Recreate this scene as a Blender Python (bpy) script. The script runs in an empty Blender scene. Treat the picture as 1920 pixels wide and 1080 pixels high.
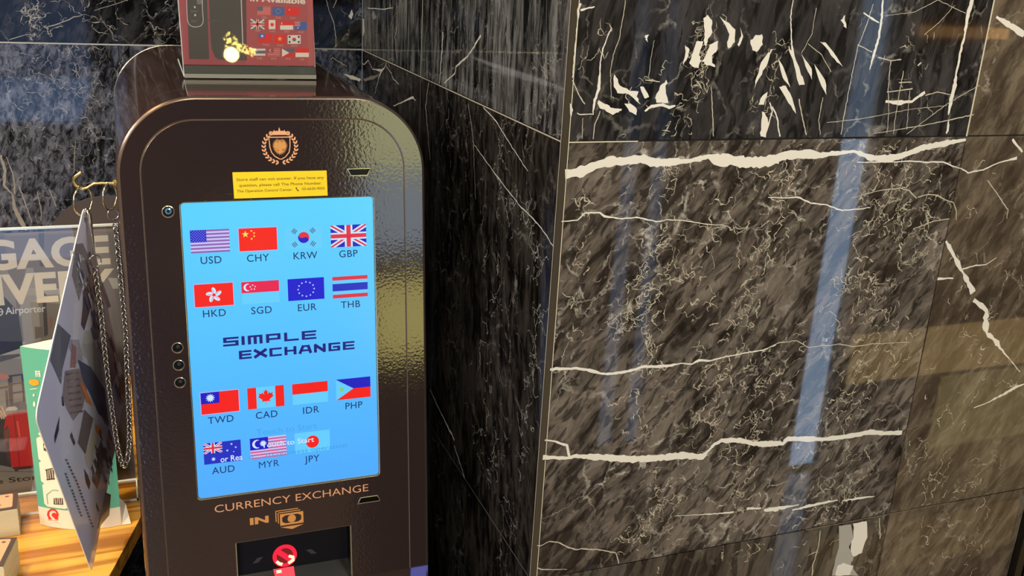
import bpy, bmesh, math, random
from mathutils import Vector, Matrix
from mathutils.geometry import tessellate_polygon
random.seed(7)
scene = bpy.context.scene
COL = scene.collection

# ------------------------------------------------------------------ camera
CAMZ = 1.6
F_PX = 1835.97
CR = Vector((0.93138523, -0.35989826, 0.05472474))
CU = Vector((0.06716347, 0.31763277, 0.94583217))
CW = Vector((0.35778572, 0.87725861, -0.32001049))
cam_data = bpy.data.cameras.new('camera')
cam_data.sensor_width = 36.0
cam_data.lens = F_PX / 1920 * 36.0
cam_data.clip_start = 0.02
cam = bpy.data.objects.new('camera', cam_data)
COL.objects.link(cam)
m = Matrix((CR, CU, -CW)).transposed().to_4x4()
m.translation = Vector((0, 0, CAMZ))
cam.matrix_world = m
scene.camera = cam

def ray(px, py):
    return CR * ((px - 960) / F_PX) - CU * ((py - 540) / F_PX) + CW

# ------------------------------------------------------------------ world, view, lights
world = bpy.data.worlds.new('world')
scene.world = world
world.use_nodes = True
world.node_tree.nodes['Background'].inputs[0].default_value = (0.75, 0.85, 1.0, 1)
world.node_tree.nodes['Background'].inputs[1].default_value = 0.25
scene.view_settings.view_transform = 'Standard'
scene.view_settings.look = 'None'
scene.view_settings.gamma = 1.0
scene.view_settings.use_curve_mapping = False
scene.view_settings.exposure = 0.0

def area_light(name, loc, size, power, color, rot=(0, 0, 0), size_y=None):
    l = bpy.data.lights.new(name, 'AREA')
    l.energy = power; l.color = color; l.size = size
    if size_y: l.shape = 'RECTANGLE'; l.size_y = size_y
    o = bpy.data.objects.new(name, l); o.location = loc; o.rotation_euler = rot
    COL.objects.link(o); return o

def spot_light(name, loc, target, power, color, angle, blend=0.3, radius=0.03):
    l = bpy.data.lights.new(name, 'SPOT')
    l.energy = power; l.color = color; l.spot_size = math.radians(angle); l.spot_blend = blend
    l.shadow_soft_size = radius
    o = bpy.data.objects.new(name, l); o.location = loc
    d = Vector(target) - Vector(loc)
    o.rotation_euler = d.to_track_quat('-Z', 'Y').to_euler()
    COL.objects.link(o); return o

area_light('ceiling_panel_light', (1.15, 0.05, 2.86), 0.9, 43, (1.0, 0.95, 0.90), (math.radians(-14), 0, 0))  # unseen fill, placed overhead to light the front marble
area_light('ceiling_panel_light', (-0.9, -1.9, 2.80), 1.3, 170, (1.0, 0.96, 0.92), (math.radians(38), 0, math.radians(-10)))  # added fill, tilted to brighten the posters and other faces towards the camera
area_light('ceiling_panel_light', (-2.0, 0.9, 2.78), 0.9, 70, (1.0, 0.95, 0.9), (0, math.radians(-38), 0))  # added fill from the left to brighten the return wall
area_light('ceiling_panel_light', (2.6, -2.4, 2.85), 1.2, 60, (1.0, 0.95, 0.90))
spot_light('downlight', (0.05, 0.62, 2.85), (0.15, 1.35, 1.2), 26, (1.0, 0.86, 0.62), 60, 0.6, 0.045)
spot_light('downlight', (-0.75, 1.15, 2.85), (-0.25, 1.4, 0.73), 150, (1.0, 0.72, 0.36), 34, 0.5, 0.04)

spot_light('downlight', (-0.45, 1.86, 2.85), (-0.2, 1.84, 0.8), 60, (1.0, 0.84, 0.62), 42, 0.7, 0.03)  # spot added in the recess to brighten the back of the luggage sign
pl_ = bpy.data.lights.new('table_lamp_glow', 'POINT'); pl_.energy = 2.2; pl_.color = (1.0, 0.86, 0.35); pl_.shadow_soft_size = 0.034  # unseen point light added for the warm highlight in the acrylic holder
po_ = bpy.data.objects.new('table_lamp_glow', pl_); po_.location = (0.50, -2.0, 1.085); COL.objects.link(po_)

# ------------------------------------------------------------------ materials
def lin(c):
    c = c / 255.0
    return c / 12.92 if c <= 0.04045 else ((c + 0.055) / 1.055) ** 2.4
def rgb(r, g, b): return (lin(r), lin(g), lin(b), 1.0)

MATS = {}
def mat(name, color, rough=0.5, metal=0.0, spec=0.5, emit=None, coat=0.0, bump=None):
    if name in MATS: return MATS[name]
    M = bpy.data.materials.new(name); M.use_nodes = True
    nt = M.node_tree; b = nt.nodes['Principled BSDF']
    b.inputs['Base Color'].default_value = color
    b.inputs['Roughness'].default_value = rough
    b.inputs['Metallic'].default_value = metal
    b.inputs['Specular IOR Level'].default_value = spec
    b.inputs['Coat Weight'].default_value = coat
    b.inputs['Coat Roughness'].default_value = 0.03
    if emit:
        b.inputs['Emission Color'].default_value = color
        b.inputs['Emission Strength'].default_value = emit
        b.inputs['Base Color'].default_value = (0.01, 0.01, 0.01, 1)
    if bump:
        n = nt.nodes.new('ShaderNodeTexNoise'); n.inputs['Scale'].default_value = bump[0]
        n.inputs['Detail'].default_value = bump[2] if len(bump) > 2 else 2.0
        tc = nt.nodes.new('ShaderNodeTexCoord')
        bp = nt.nodes.new('ShaderNodeBump'); bp.inputs['Strength'].default_value = 1.0
        bp.inputs['Distance'].default_value = bump[1]
        nt.links.new(tc.outputs['Object'], n.inputs['Vector'])
        nt.links.new(n.outputs['Fac'], bp.inputs['Height'])
        nt.links.new(bp.outputs['Normal'], b.inputs['Normal'])
        if coat: nt.links.new(bp.outputs['Normal'], b.inputs['Coat Normal'])
    MATS[name] = M
    return M

def paint(name, r, g, b, rough=0.5, **k): return mat(name, rgb(r, g, b), rough, **k)

def screen_ink(r, g, b):
    return mat('screen_ink_%d_%d_%d' % (r, g, b), rgb(r, g, b), 0.25, emit=1.0, spec=0.3)

def marble(name, axis, angle, dark, mid, vein_c, stretch=4.0, scale=9.0, net=1.0, netscale=26.0, seed=0.0, rough=0.05, fleck=0.7, spec=0.5):
    """polished veined marble; axis 'Y' = wall in XZ, axis 'X' = wall in YZ"""
    M = bpy.data.materials.new(name); M.use_nodes = True
    nt = M.node_tree; N = nt.nodes; L = nt.links
    b = N['Principled BSDF']
    b.inputs['Roughness'].default_value = rough
    b.inputs['Specular IOR Level'].default_value = spec
    tc = N.new('ShaderNodeTexCoord')
    sep = N.new('ShaderNodeSeparateXYZ'); L.new(tc.outputs['Object'], sep.inputs[0])
    com = N.new('ShaderNodeCombineXYZ')
    L.new(sep.outputs['X' if axis == 'Y' else 'Y'], com.inputs[0]); L.new(sep.outputs['Z'], com.inputs[1])
    com.inputs[2].default_value = seed
    rot = N.new('ShaderNodeMapping'); rot.vector_type = 'POINT'
    rot.inputs['Rotation'].default_value = (0, 0, -math.radians(angle))
    L.new(com.outputs[0], rot.inputs['Vector'])
    st = N.new('ShaderNodeMapping'); st.inputs['Scale'].default_value = (1.0 / stretch, 1.0, 1.0)
    L.new(rot.outputs[0], st.inputs['Vector'])
    def noise(src, sc, det=4.0, rgh=0.6, dist=0.0):
        n = N.new('ShaderNodeTexNoise'); n.inputs['Scale'].default_value = sc
        n.inputs['Detail'].default_value = det; n.inputs['Roughness'].default_value = rgh
        n.inputs['Distortion'].default_value = dist
        L.new(src, n.inputs['Vector']); return n
    def rng(src, a, c, lo=0.0, hi=1.0, smooth=False):
        r = N.new('ShaderNodeMapRange'); r.inputs[1].default_value = a; r.inputs[2].default_value = c
        r.inputs[3].default_value = lo; r.inputs[4].default_value = hi
        if smooth: r.interpolation_type = 'SMOOTHSTEP'
        L.new(src, r.inputs[0]); return r.outputs[0]
    def math_(op, a, c):
        n = N.new('ShaderNodeMath'); n.operation = op
        for i, q in enumerate((a, c)):
            if isinstance(q, (int, float)): n.inputs[i].default_value = q
            else: L.new(q, n.inputs[i])
        return n.outputs[0]
    def mix(f, a, c):
        n = N.new('ShaderNodeMix'); n.data_type = 'RGBA'
        if isinstance(f, (int, float)): n.inputs[0].default_value = f
        else: L.new(f, n.inputs[0])
        for i, q in ((6, a), (7, c)):
            if isinstance(q, tuple): n.inputs[i].default_value = q
            else: L.new(q, n.inputs[i])
        return n.outputs[2]
    # ground tone: streaky clouds
    g1 = noise(st.outputs[0], scale * 4.2, 7.0, 0.66, 0.6)
    g2 = noise(com.outputs[0], scale * 0.38, 3.0, 0.5)
    tone = math_('ADD', rng(g1.outputs['Fac'], 0.36, 0.66), rng(g2.outputs['Fac'], 0.3, 0.75, -0.35, 0.35))
    colr = mix(rng(tone, 0.05, 0.95), dark, mid)
    # dark leaf-shaped flecks
    fl = noise(st.outputs[0], scale * 8.0, 2.0, 0.5, 0.8)
    colr = mix(rng(fl.outputs['Fac'], 0.53, 0.60, 0.0, fleck), colr, tuple(v * 0.35 for v in dark[:3]) + (1,))
    # warped coordinates for the vein network
    w = noise(com.outputs[0], netscale * 0.9, 4.0, 0.65)
    off = N.new('ShaderNodeVectorMath'); off.operation = 'MULTIPLY_ADD'
    off.inputs[1].default_value = (0.055, 0.055, 0.0)
    L.new(w.outputs['Color'], off.inputs[0]); L.new(rot.outputs[0], off.inputs[2])
    st2 = N.new('ShaderNodeMapping'); st2.inputs['Scale'].default_value = (0.62, 1.0, 1.0)
    L.new(off.outputs[0], st2.inputs['Vector'])
    def edges(sc, thin):
        v = N.new('ShaderNodeTexVoronoi'); v.feature = 'DISTANCE_TO_EDGE'
        v.inputs['Scale'].default_value = sc
        L.new(st2.outputs[0], v.inputs['Vector'])
        return rng(v.outputs['Distance'], 0.0, thin, 1.0, 0.0)
    band = noise(st.outputs[0], scale * 0.75, 3.0, 0.55)
    bmask = rng(band.outputs['Fac'], 0.46, 0.58, 0.0, 1.0)
    wid = rng(noise(com.outputs[0], 60.0, 2.0).outputs['Fac'], 0.42, 0.62)
    n1 = math_('MULTIPLY', math_('MULTIPLY', edges(netscale, 0.035), bmask), wid)
    b2 = rng(noise(com.outputs[0], scale * 0.9, 2.0).outputs['Fac'], 0.5, 0.62)
    n2 = math_('MULTIPLY', math_('MULTIPLY', edges(netscale * 0.36, 0.012), b2), 0.55)
    net_f = math_('MULTIPLY', math_('MAXIMUM', n1, n2), net)
    colr = mix(net_f, colr, vein_c)
    L.new(colr, b.inputs['Base Color'])
    MATS[name] = M
    return M

def wood(name, a, c, rough=0.3):
    M = bpy.data.materials.new(name); M.use_nodes = True
    nt = M.node_tree; N = nt.nodes; L = nt.links; b = N['Principled BSDF']
    tc = N.new('ShaderNodeTexCoord')
    mp = N.new('ShaderNodeMapping'); mp.inputs['Scale'].default_value = (1.6, 34.0, 34.0)
    L.new(tc.outputs['Object'], mp.inputs['Vector'])
    n = N.new('ShaderNodeTexNoise'); n.inputs['Scale'].default_value = 1.6; n.inputs['Detail'].default_value = 6
    n.inputs['Distortion'].default_value = 0.5
    L.new(mp.outputs[0], n.inputs['Vector'])
    r = N.new('ShaderNodeValToRGB')
    r.color_ramp.elements[0].position = 0.36; r.color_ramp.elements[0].color = a
    r.color_ramp.elements[1].position = 0.52; r.color_ramp.elements[1].color = c
    L.new(n.outputs['Fac'], r.inputs[0]); L.new(r.outputs[0], b.inputs['Base Color'])
    b.inputs['Roughness'].default_value = rough
    return M

def clear_sheet(name, tint=(0.96, 0.97, 0.96, 1), gloss=0.10, rough=0.02):
    M = bpy.data.materials.new(name); M.use_nodes = True
    nt = M.node_tree; N = nt.nodes; L = nt.links
    for n in list(N):
        if n.type == 'BSDF_PRINCIPLED': N.remove(n)
    out = [n for n in N if n.type == 'OUTPUT_MATERIAL'][0]
    t = N.new('ShaderNodeBsdfTransparent'); t.inputs[0].default_value = tint
    g = N.new('ShaderNodeBsdfGlossy'); g.inputs['Roughness'].default_value = rough
    fr = N.new('ShaderNodeFresnel'); fr.inputs[0].default_value = 1.49
    ad = N.new('ShaderNodeMath'); ad.operation = 'ADD'; ad.inputs[1].default_value = gloss - 0.04
    L.new(fr.outputs[0], ad.inputs[0])
    mx = N.new('ShaderNodeMixShader')
    L.new(ad.outputs[0], mx.inputs[0]); L.new(t.outputs[0], mx.inputs[1]); L.new(g.outputs[0], mx.inputs[2])
    L.new(mx.outputs[0], out.inputs['Surface'])
    MATS[name] = M
    return M

# ------------------------------------------------------------------ object helpers
def tag(o, label=None, cat=None, group=None, kind=None):
    if label: o['label'] = label
    if cat: o['category'] = cat
    if group: o['group'] = group
    if kind: o['kind'] = kind
    return o

def empty(name, loc, label, cat, group=None):
    o = bpy.data.objects.new(name, None); COL.objects.link(o); o.location = loc
    o.empty_display_size = 0.05
    return tag(o, label, cat, group)

def base_of(o):
    while o.parent: o = o.parent
    return Vector(o.location)

class MB:
    """collects polygons (world coordinates, each with a material) into ONE mesh"""
    def __init__(s): s.v = []; s.f = []; s.mi = []; s.m = []; s.sm = []
    def mid(s, m):
        if m not in s.m: s.m.append(m)
        return s.m.index(m)
    def poly(s, pts, m, smooth=False):
        i = len(s.v); s.v += [Vector(p) for p in pts]
        s.f.append(tuple(range(i, i + len(pts)))); s.mi.append(s.mid(m)); s.sm.append(smooth)
    def mesh(s, verts, faces, m, smooth=False):
        i = len(s.v); s.v += [Vector(p) for p in verts]; k = s.mid(m)
        for f in faces:
            s.f.append(tuple(i + q for q in f)); s.mi.append(k); s.sm.append(smooth)
    def box(s, a, b, m):
        x0, y0, z0 = a; x1, y1, z1 = b
        v = [(x0,y0,z0),(x1,y0,z0),(x1,y1,z0),(x0,y1,z0),(x0,y0,z1),(x1,y0,z1),(x1,y1,z1),(x0,y1,z1)]
        s.mesh(v, [(0,3,2,1),(4,5,6,7),(0,1,5,4),(1,2,6,5),(2,3,7,6),(3,0,4,7)], m)
    def prism(s, ring_a, ring_b, m, caps=True, smooth=False):
        n = len(ring_a)
        s.mesh(list(ring_a) + list(ring_b), [(i, (i+1) % n, n + (i+1) % n, n + i) for i in range(n)], m, smooth)
        if caps:
            s.poly(list(reversed(ring_a)), m); s.poly(list(ring_b), m)
    def tube(s, pts, r, m, n=10, closed=False, caps=True):
        pts = [Vector(p) for p in pts]; k = len(pts); rr = r if isinstance(r, (list, tuple)) else [r] * k
        rings = []; prev = None
        for i, p in enumerate(pts):
            if closed: t = (pts[(i+1) % k] - pts[i-1])
            else: t = pts[min(i+1, k-1)] - pts[max(i-1, 0)]
            t.normalize()
            if prev is None:
                a = t.cross(Vector((0.3, 0.5, 0.8)))
                if a.length < 1e-4: a = t.cross(Vector((1, 0, 0)))
            else: a = prev - t * prev.dot(t)
            a.normalize(); prev = a; c = t.cross(a)
            rings.append([p + (a * math.cos(2*math.pi*j/n) + c * math.sin(2*math.pi*j/n)) * rr[i] for j in range(n)])
        vs = [q for ring in rings for q in ring]; fs = []
        for i in range(k if closed else k - 1):
            A = i * n; B = ((i + 1) % k) * n
            # keep closed seam aligned
            sh = 0
            if closed and i == k - 1:
                best = min(range(n), key=lambda q: (rings[i][0] - rings[0][q]).length); sh = best
            for j in range(n):
                fs.append((A + j, A + (j+1) % n, B + (j+1+sh) % n, B + (j+sh) % n))
        s.mesh(vs, fs, m, True)
        if caps and not closed:
            s.poly(list(reversed(rings[0])), m); s.poly(rings[-1], m)
    def build(s, name, parent=None, merge=False):
        off = base_of(parent) if parent else Vector((0, 0, 0))
        me = bpy.data.meshes.new(name)
        me.from_pydata([tuple(v - off) for v in s.v], [], s.f)
        for m in s.m: me.materials.append(m)
        me.polygons.foreach_set('material_index', s.mi)
        me.polygons.foreach_set('use_smooth', s.sm)
        me.update()
        if merge:
            bm = bmesh.new(); bm.from_mesh(me)
            bmesh.ops.remove_doubles(bm, verts=bm.verts, dist=1e-6)
            bmesh.ops.recalc_face_normals(bm, faces=bm.faces)
            bm.to_mesh(me); bm.free()
        o = bpy.data.objects.new(name, me); COL.objects.link(o)
        if parent: o.parent = parent
        return o

class Plane:
    """a flat surface in the place: origin, two axes and its outward normal"""
    def __init__(s, o, u, v):
        s.o = Vector(o); s.u = Vector(u).normalized(); s.v = Vector(v).normalized(); s.n = s.u.cross(s.v).normalized()
    def p(s, x, y, h=0.0): return s.o + s.u * x + s.v * y + s.n * h
    def at(s, px, py):
        d = ray(px, py); c = Vector((0, 0, CAMZ))
        t = (s.o - c).dot(s.n) / d.dot(s.n); q = c + d * t - s.o
        return q.dot(s.u), q.dot(s.v)

def flat(mb, pl, pts, m, h=0.0002):
    mb.poly([pl.p(x, y, h) for x, y in pts], m)
def rect(mb, pl, x0, y0, x1, y1, m, h=0.0002): flat(mb, pl, [(x0,y0),(x1,y0),(x1,y1),(x0,y1)], m, h)
def area2(p): return 0.5 * sum(p[i][0]*p[(i+1)%len(p)][1] - p[(i+1)%len(p)][0]*p[i][1] for i in range(len(p)))
def shape(mb, pl, pts, m, h=0.0002, holes=()):
    """filled outline (may be concave, may have holes)"""
    loops = [list(pts)] + [list(q) for q in holes]
    tris = tessellate_polygon([[Vector((x, y, 0)) for x, y in l] for l in loops])
    allp = [q for l in loops for q in l]
    fs = []
    for t in tris:
        a = area2([allp[i] for i in t])
        if abs(a) < 1e-12: continue
        fs.append(tuple(t) if a > 0 else tuple(reversed(t)))
    mb.mesh([pl.p(x, y, h) for x, y in allp], fs, m)
def disc(cx, cy, r, n=24, ry=None, a0=0.0):
    ry = r if ry is None else ry
    return [(cx + r*math.cos(a0 + 2*math.pi*i/n), cy + ry*math.sin(a0 + 2*math.pi*i/n)) for i in range(n)]
def star(cx, cy, r, k=5, inner=0.4, a0=math.pi/2):
    return [(cx + (r if i % 2 == 0 else r*inner)*math.cos(a0 + math.pi*i/k), cy + (r if i % 2 == 0 else r*inner)*math.sin(a0 + math.pi*i/k)) for i in range(2*k)]
def rrect(x0, y0, x1, y1, r, n=6):
    pts = []
    for cx, cy, a in ((x1-r, y0+r, -90), (x1-r, y1-r, 0), (x0+r, y1-r, 90), (x0+r, y0+r, 180)):
        for i in range(n + 1):
            t = math.radians(a + 90*i/n); pts.append((cx + r*math.cos(t), cy + r*math.sin(t)))
    return pts
def arch(x0, x1, top, bot, r, n=14):
    pts = [(x0, bot)]
    for i in range(n + 1):
        t = math.pi - math.pi/2*i/n; pts.append((x0 + r + r*math.cos(t), top - r + r*math.sin(t)))
    for i in range(n + 1):
        t = math.pi/2 - math.pi/2*i/n; pts.append((x1 - r + r*math.cos(t), top - r + r*math.sin(t)))
    pts.append((x1, bot))
    return pts
_sk = [0]
def stroke(mb, pl, pts, m, h=0.0002):
    """a line of changing width: pts = (x, y, width)"""
    L, R = [], []
    for i, (x, y, w) in enumerate(pts):
        a = pts[max(i-1, 0)]; c = pts[min(i+1, len(pts)-1)]
        dx, dy = c[0]-a[0], c[1]-a[1]; d = math.hypot(dx, dy) or 1e-9
        nx, ny = -dy/d*w/2, dx/d*w/2
        L.append(pl.p(x+nx, y+ny, h)); R.append(pl.p(x-nx, y-ny, h))
    k = len(pts)
    mb.mesh(R + L, [(i, i+1, k+i+1, k+i) for i in range(k-1)], m)
def ring2(mb, pl, outer, inner, m, h_out, h_in, smooth=False):
    k = len(outer)
    mb.mesh([pl.p(x, y, h_out) for x, y in outer] + [pl.p(x, y, h_in) for x, y in inner],
            [(i, (i+1) % k, k + (i+1) % k, k + i) for i in range(k)], m, smooth)

_tc = {}
def text_geo(s, bold=0.0, space=1.0):
    key = (s, bold, space)
    if key not in _tc:
        cu = bpy.data.curves.new('lettering', 'FONT'); cu.body = s; cu.size = 1.0; cu.offset = bold
        cu.space_character = space; cu.fill_mode = 'FRONT'; cu.resolution_u = 4
        ob = bpy.data.objects.new('lettering', cu)
        me = ob.to_mesh()
        _tc[key] = ([(v.co.x, v.co.y) for v in me.vertices], [tuple(p.vertices) for p in me.polygons])
        ob.to_mesh_clear(); bpy.data.objects.remove(ob); bpy.data.curves.remove(cu)
    return _tc[key]
def text(mb, pl, s, m, cx, cy, height=None, width=None, h=0.0003, bold=0.0, rot=0.0, space=1.0, align='c', shear=0.0):
    """lettering whose ink box is centred on (cx, cy); height / width are ink sizes (height of the capitals)"""
    v, f = text_geo(s, bold, space)
    xs = [q[0] for q in v]; ys = [q[1] for q in v]
    x0, x1 = min(xs), max(xs); cap = 0.729
    sy = (height / cap) if height else None
    sx = width / (x1 - x0) if width else sy
    if sy is None: sy = sx
    ca, sa = math.cos(rot), math.sin(rot); out = []
    ox = {'c': (x0 + x1)/2, 'l': x0, 'r': x1}[align]
    for x, y in v:
        X = (x - ox) * sx; Y = (y - cap/2) * sy; X += Y * shear
        out.append(pl.p(cx + X*ca - Y*sa, cy + X*sa + Y*ca, h))
    fs = []
    for q in f:
        a = area2([v[i] for i in q]); fs.append(q if a > 0 else tuple(reversed(q)))
    mb.mesh(out, fs, m)

# ================================================================== THE ROOM
D = 1.02            # front wall
XR = 0.4695         # return wall
YB = 2.045          # back wall of the recess
J1 = CAMZ - 0.1988  # upper joint
J2 = CAMZ - 0.7930  # lower joint
ZC = 2.9
FRONT = Plane((0, D, CAMZ), (1, 0, 0), (0, 0, 1))          # faces -Y (u x v = -Y)
BACK = Plane((0, YB, CAMZ), (1, 0, 0), (0, 0, 1))
SIDE = Plane((XR, 0, CAMZ), (0, -1, 0), (0, 0, 1))         # faces -X

VEIN = mat('marble_white_vein', rgb(206, 199, 184), 0.10, bump=(60, 0.0002))
VEIN_G = mat('marble_grey_vein', rgb(150, 146, 136), 0.10)
VEIN_B = mat('marble_fine_vein', rgb(166, 156, 134), 0.10)
GROUT = mat('joint_grout', rgb(186, 176, 150), 0.6)
GROUT_D = mat('joint_grout_dark', rgb(26, 23, 21), 0.6)
M_FLOW = marble('marble_brown', 'Y', 52, (0.024, 0.019, 0.015, 1), (0.150, 0.122, 0.096, 1), (0.42, 0.38, 0.31, 1), 2.5, 10.5, 0.85, 27, 1.3, rough=0.03)
M_FRIG = marble('marble_brown_right', 'Y', 60, (0.050, 0.036, 0.024, 1), (0.15, 0.115, 0.075, 1), (0.40, 0.35, 0.27, 1), 2.5, 8.0, 0.45, 22, 5.7, rough=0.03, fleck=0.35)
M_FTOP = marble('marble_black_upper', 'Y', 82, (0.008, 0.0075, 0.0075, 1), (0.042, 0.038, 0.036, 1), (0.36, 0.33, 0.28, 1), 3.5, 8.5, 0.45, 20, 9.1, spec=0.22)
M_FBOT = marble('marble_brown_bottom', 'Y', 78, (0.020, 0.016, 0.012, 1), (0.095, 0.078, 0.058, 1), (0.40, 0.35, 0.27, 1), 4.0, 8.0, 0.5, 24, 3.1)
M_SIDT = marble('marble_black_side_upper', 'X', 88, (0.006, 0.006, 0.006, 1), (0.20, 0.195, 0.175, 1), (0.40, 0.38, 0.33, 1), 6.0, 14.0, 0.5, 30, 2.2)
M_SIDL = marble('marble_black_side_lower', 'X', 80, (0.004, 0.0035, 0.003, 1), (0.045, 0.038, 0.030, 1), (0.30, 0.27, 0.22, 1), 3.5, 12.0, 0.5, 30, 4.4)
M_BACT = marble('marble_black_back_upper', 'Y', 60, (0.005, 0.005, 0.0055, 1), (0.040, 0.040, 0.042, 1), (0.34, 0.34, 0.34, 1), 2.2, 9.0, 0.55, 24, 6.6)
M_BACL = marble('marble_grey_back_lower', 'Y', 75, (0.007, 0.008, 0.010, 1), (0.140, 0.148, 0.178, 1), (0.40, 0.41, 0.44, 1), 2.0, 15.0, 0.75, 34, 8.2)  # bluish lift in this tone stands in for mirrored haze

def slab(mb, pl, x0, y0, x1, y1, m, gap=0.0009):
    """one marble slab with a small ground edge"""
    b = 0.0006
    o = [(x0+gap, y0+gap), (x1-gap, y0+gap), (x1-gap, y1-gap), (x0+gap, y1-gap)]
    i = [(x0+gap+b, y0+gap+b), (x1-gap-b, y0+gap+b), (x1-gap-b, y1-gap-b), (x0+gap+b, y1-gap-b)]
    mb.poly([pl.p(x, y, 0) for x, y in i], m)
    ring2(mb, pl, o, i, m, -b, 0)
    ring2(mb, pl, [(x, y) for x, y in o], o, m, -0.004, -b)

def px_vein(mb, pl, pts, scale, ox, oy, m, h=0.00025, rag=False):
    """a vein through digitised points (local crop pixels) laid in the plane of its slab, with ragged edges"""
    P = []
    for i in range(len(pts) - 1):
        a, c = pts[i], pts[i+1]
        n = max(2, int(math.hypot(c[0]-a[0], c[1]-a[1]) / scale / 5))
        for k in range(n):
            t = k / n; P.append([a[j] + (c[j]-a[j])*t for j in range(3)])
    P.append(list(pts[-1]))
    out = []
    for q in P:
        px, py = q[0]/scale + ox, q[1]/scale + oy; w = q[2]/scale; w = max(w * (0.72 if w < 4 else 1.0), 0.9)
        px += random.gauss(0, 0.35); py += random.gauss(0, 0.35)
        x, y = pl.at(px, py); x2, y2 = pl.at(px, py + w)
        out.append((x, y, abs(y2 - y) * (random.uniform(0.35, 1.25) if rag else random.uniform(0.75, 1.2))))
    _sk[0] += 1
    stroke(mb, pl, out, m, h + (_sk[0] % 97) * 2e-6)
def px_blob(mb, pl, pts, scale, ox, oy, m, h=0.0002):
    P = []
    for i in range(len(pts)):
        a, c = pts[i], pts[(i+1) % len(pts)]
        for t in (0.0, 0.33, 0.66):
            P.append((a[0] + (c[0]-a[0])*t + random.gauss(0, 3.0), a[1] + (c[1]-a[1])*t + random.gauss(0, 3.0)))
    shape(mb, pl, [pl.at(x/scale + ox, y/scale + oy) for x, y in P], m, h)
def squiggles(mb, pl, path, count, spread, m, step=0.0034, drift=1.6, box=None, w0=0.0009, h=0.00022, lo=7, hi=22):
    """tangled hair veins along a band; path = pixel points"""
    seg = []
    for i in range(len(path)-1):
        seg.append((pl.at(*path[i]), pl.at(*path[i+1])))
    for _ in range(count):
        a, c = random.choice(seg); t = random.random()
        x = a[0] + (c[0]-a[0])*t + random.gauss(0, spread); y = a[1] + (c[1]-a[1])*t + random.gauss(0, spread)
        base = math.atan2(c[1]-a[1], c[0]-a[0]) + random.gauss(0, 0.5); ang = base
        n = random.randint(lo - 3, hi - 4); P = []; ww = w0 * random.uniform(0.5, 1.5)
        for k in range(n):
            P.append((x, y, ww * (0.35 + 0.65*math.sin(math.pi*(k+0.5)/n)) * random.choice((0.3, 0.6, 0.9, 1.2, 2.0))))
            ang += random.gauss(0, 1.15); ang += (base - ang) * 0.12 * drift
            s = step * random.uniform(0.4, 1.2); x += math.cos(ang)*s; y += math.sin(ang)*s
            if box and not (box[0] < x < box[2] and box[1] < y < box[3]): break
        _sk[0] += 1
        if len(P) > 2: stroke(mb, pl, P, m, h - 0.00015 + (_sk[0] % 89) * 1.5e-6)

# ---- front wall (the big brown marble face at right)
XJ = 1.0756; XE = 1.372
y1, y2 = J1 - CAMZ, J2 - CAMZ
fw = MB()
x_l = XR + 0.0066
slab(fw, FRONT, x_l, y1, XJ, ZC - CAMZ, M_FTOP)
slab(fw, FRONT, x_l, y2, XJ, y1, M_FLOW)
slab(fw, FRONT, x_l, -CAMZ, XJ, y2, M_FBOT)
slab(fw, FRONT, XJ, y1, XE, ZC - CAMZ, M_FRIG)
slab(fw, FRONT, XJ, y2, XE, y1, M_FRIG)
slab(fw, FRONT, XJ, -CAMZ, XE, y2, M_FRIG)
fw.poly([FRONT.p(x_l, -CAMZ, -0.003), FRONT.p(XE, -CAMZ, -0.003), FRONT.p(XE, ZC-CAMZ, -0.003), FRONT.p(x_l, ZC-CAMZ, -0.003)], GROUT_D)
c3, c4, c5, c6, c7, c8 = (3.6, 1000, 260), (3.6, 1440, 260), (4, 980, 560), (4, 1440, 560), (4, 980, 810), (4, 1440, 810)
c1, c2 = (3.84, 1000, 0), (4, 1440, 0)
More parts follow.
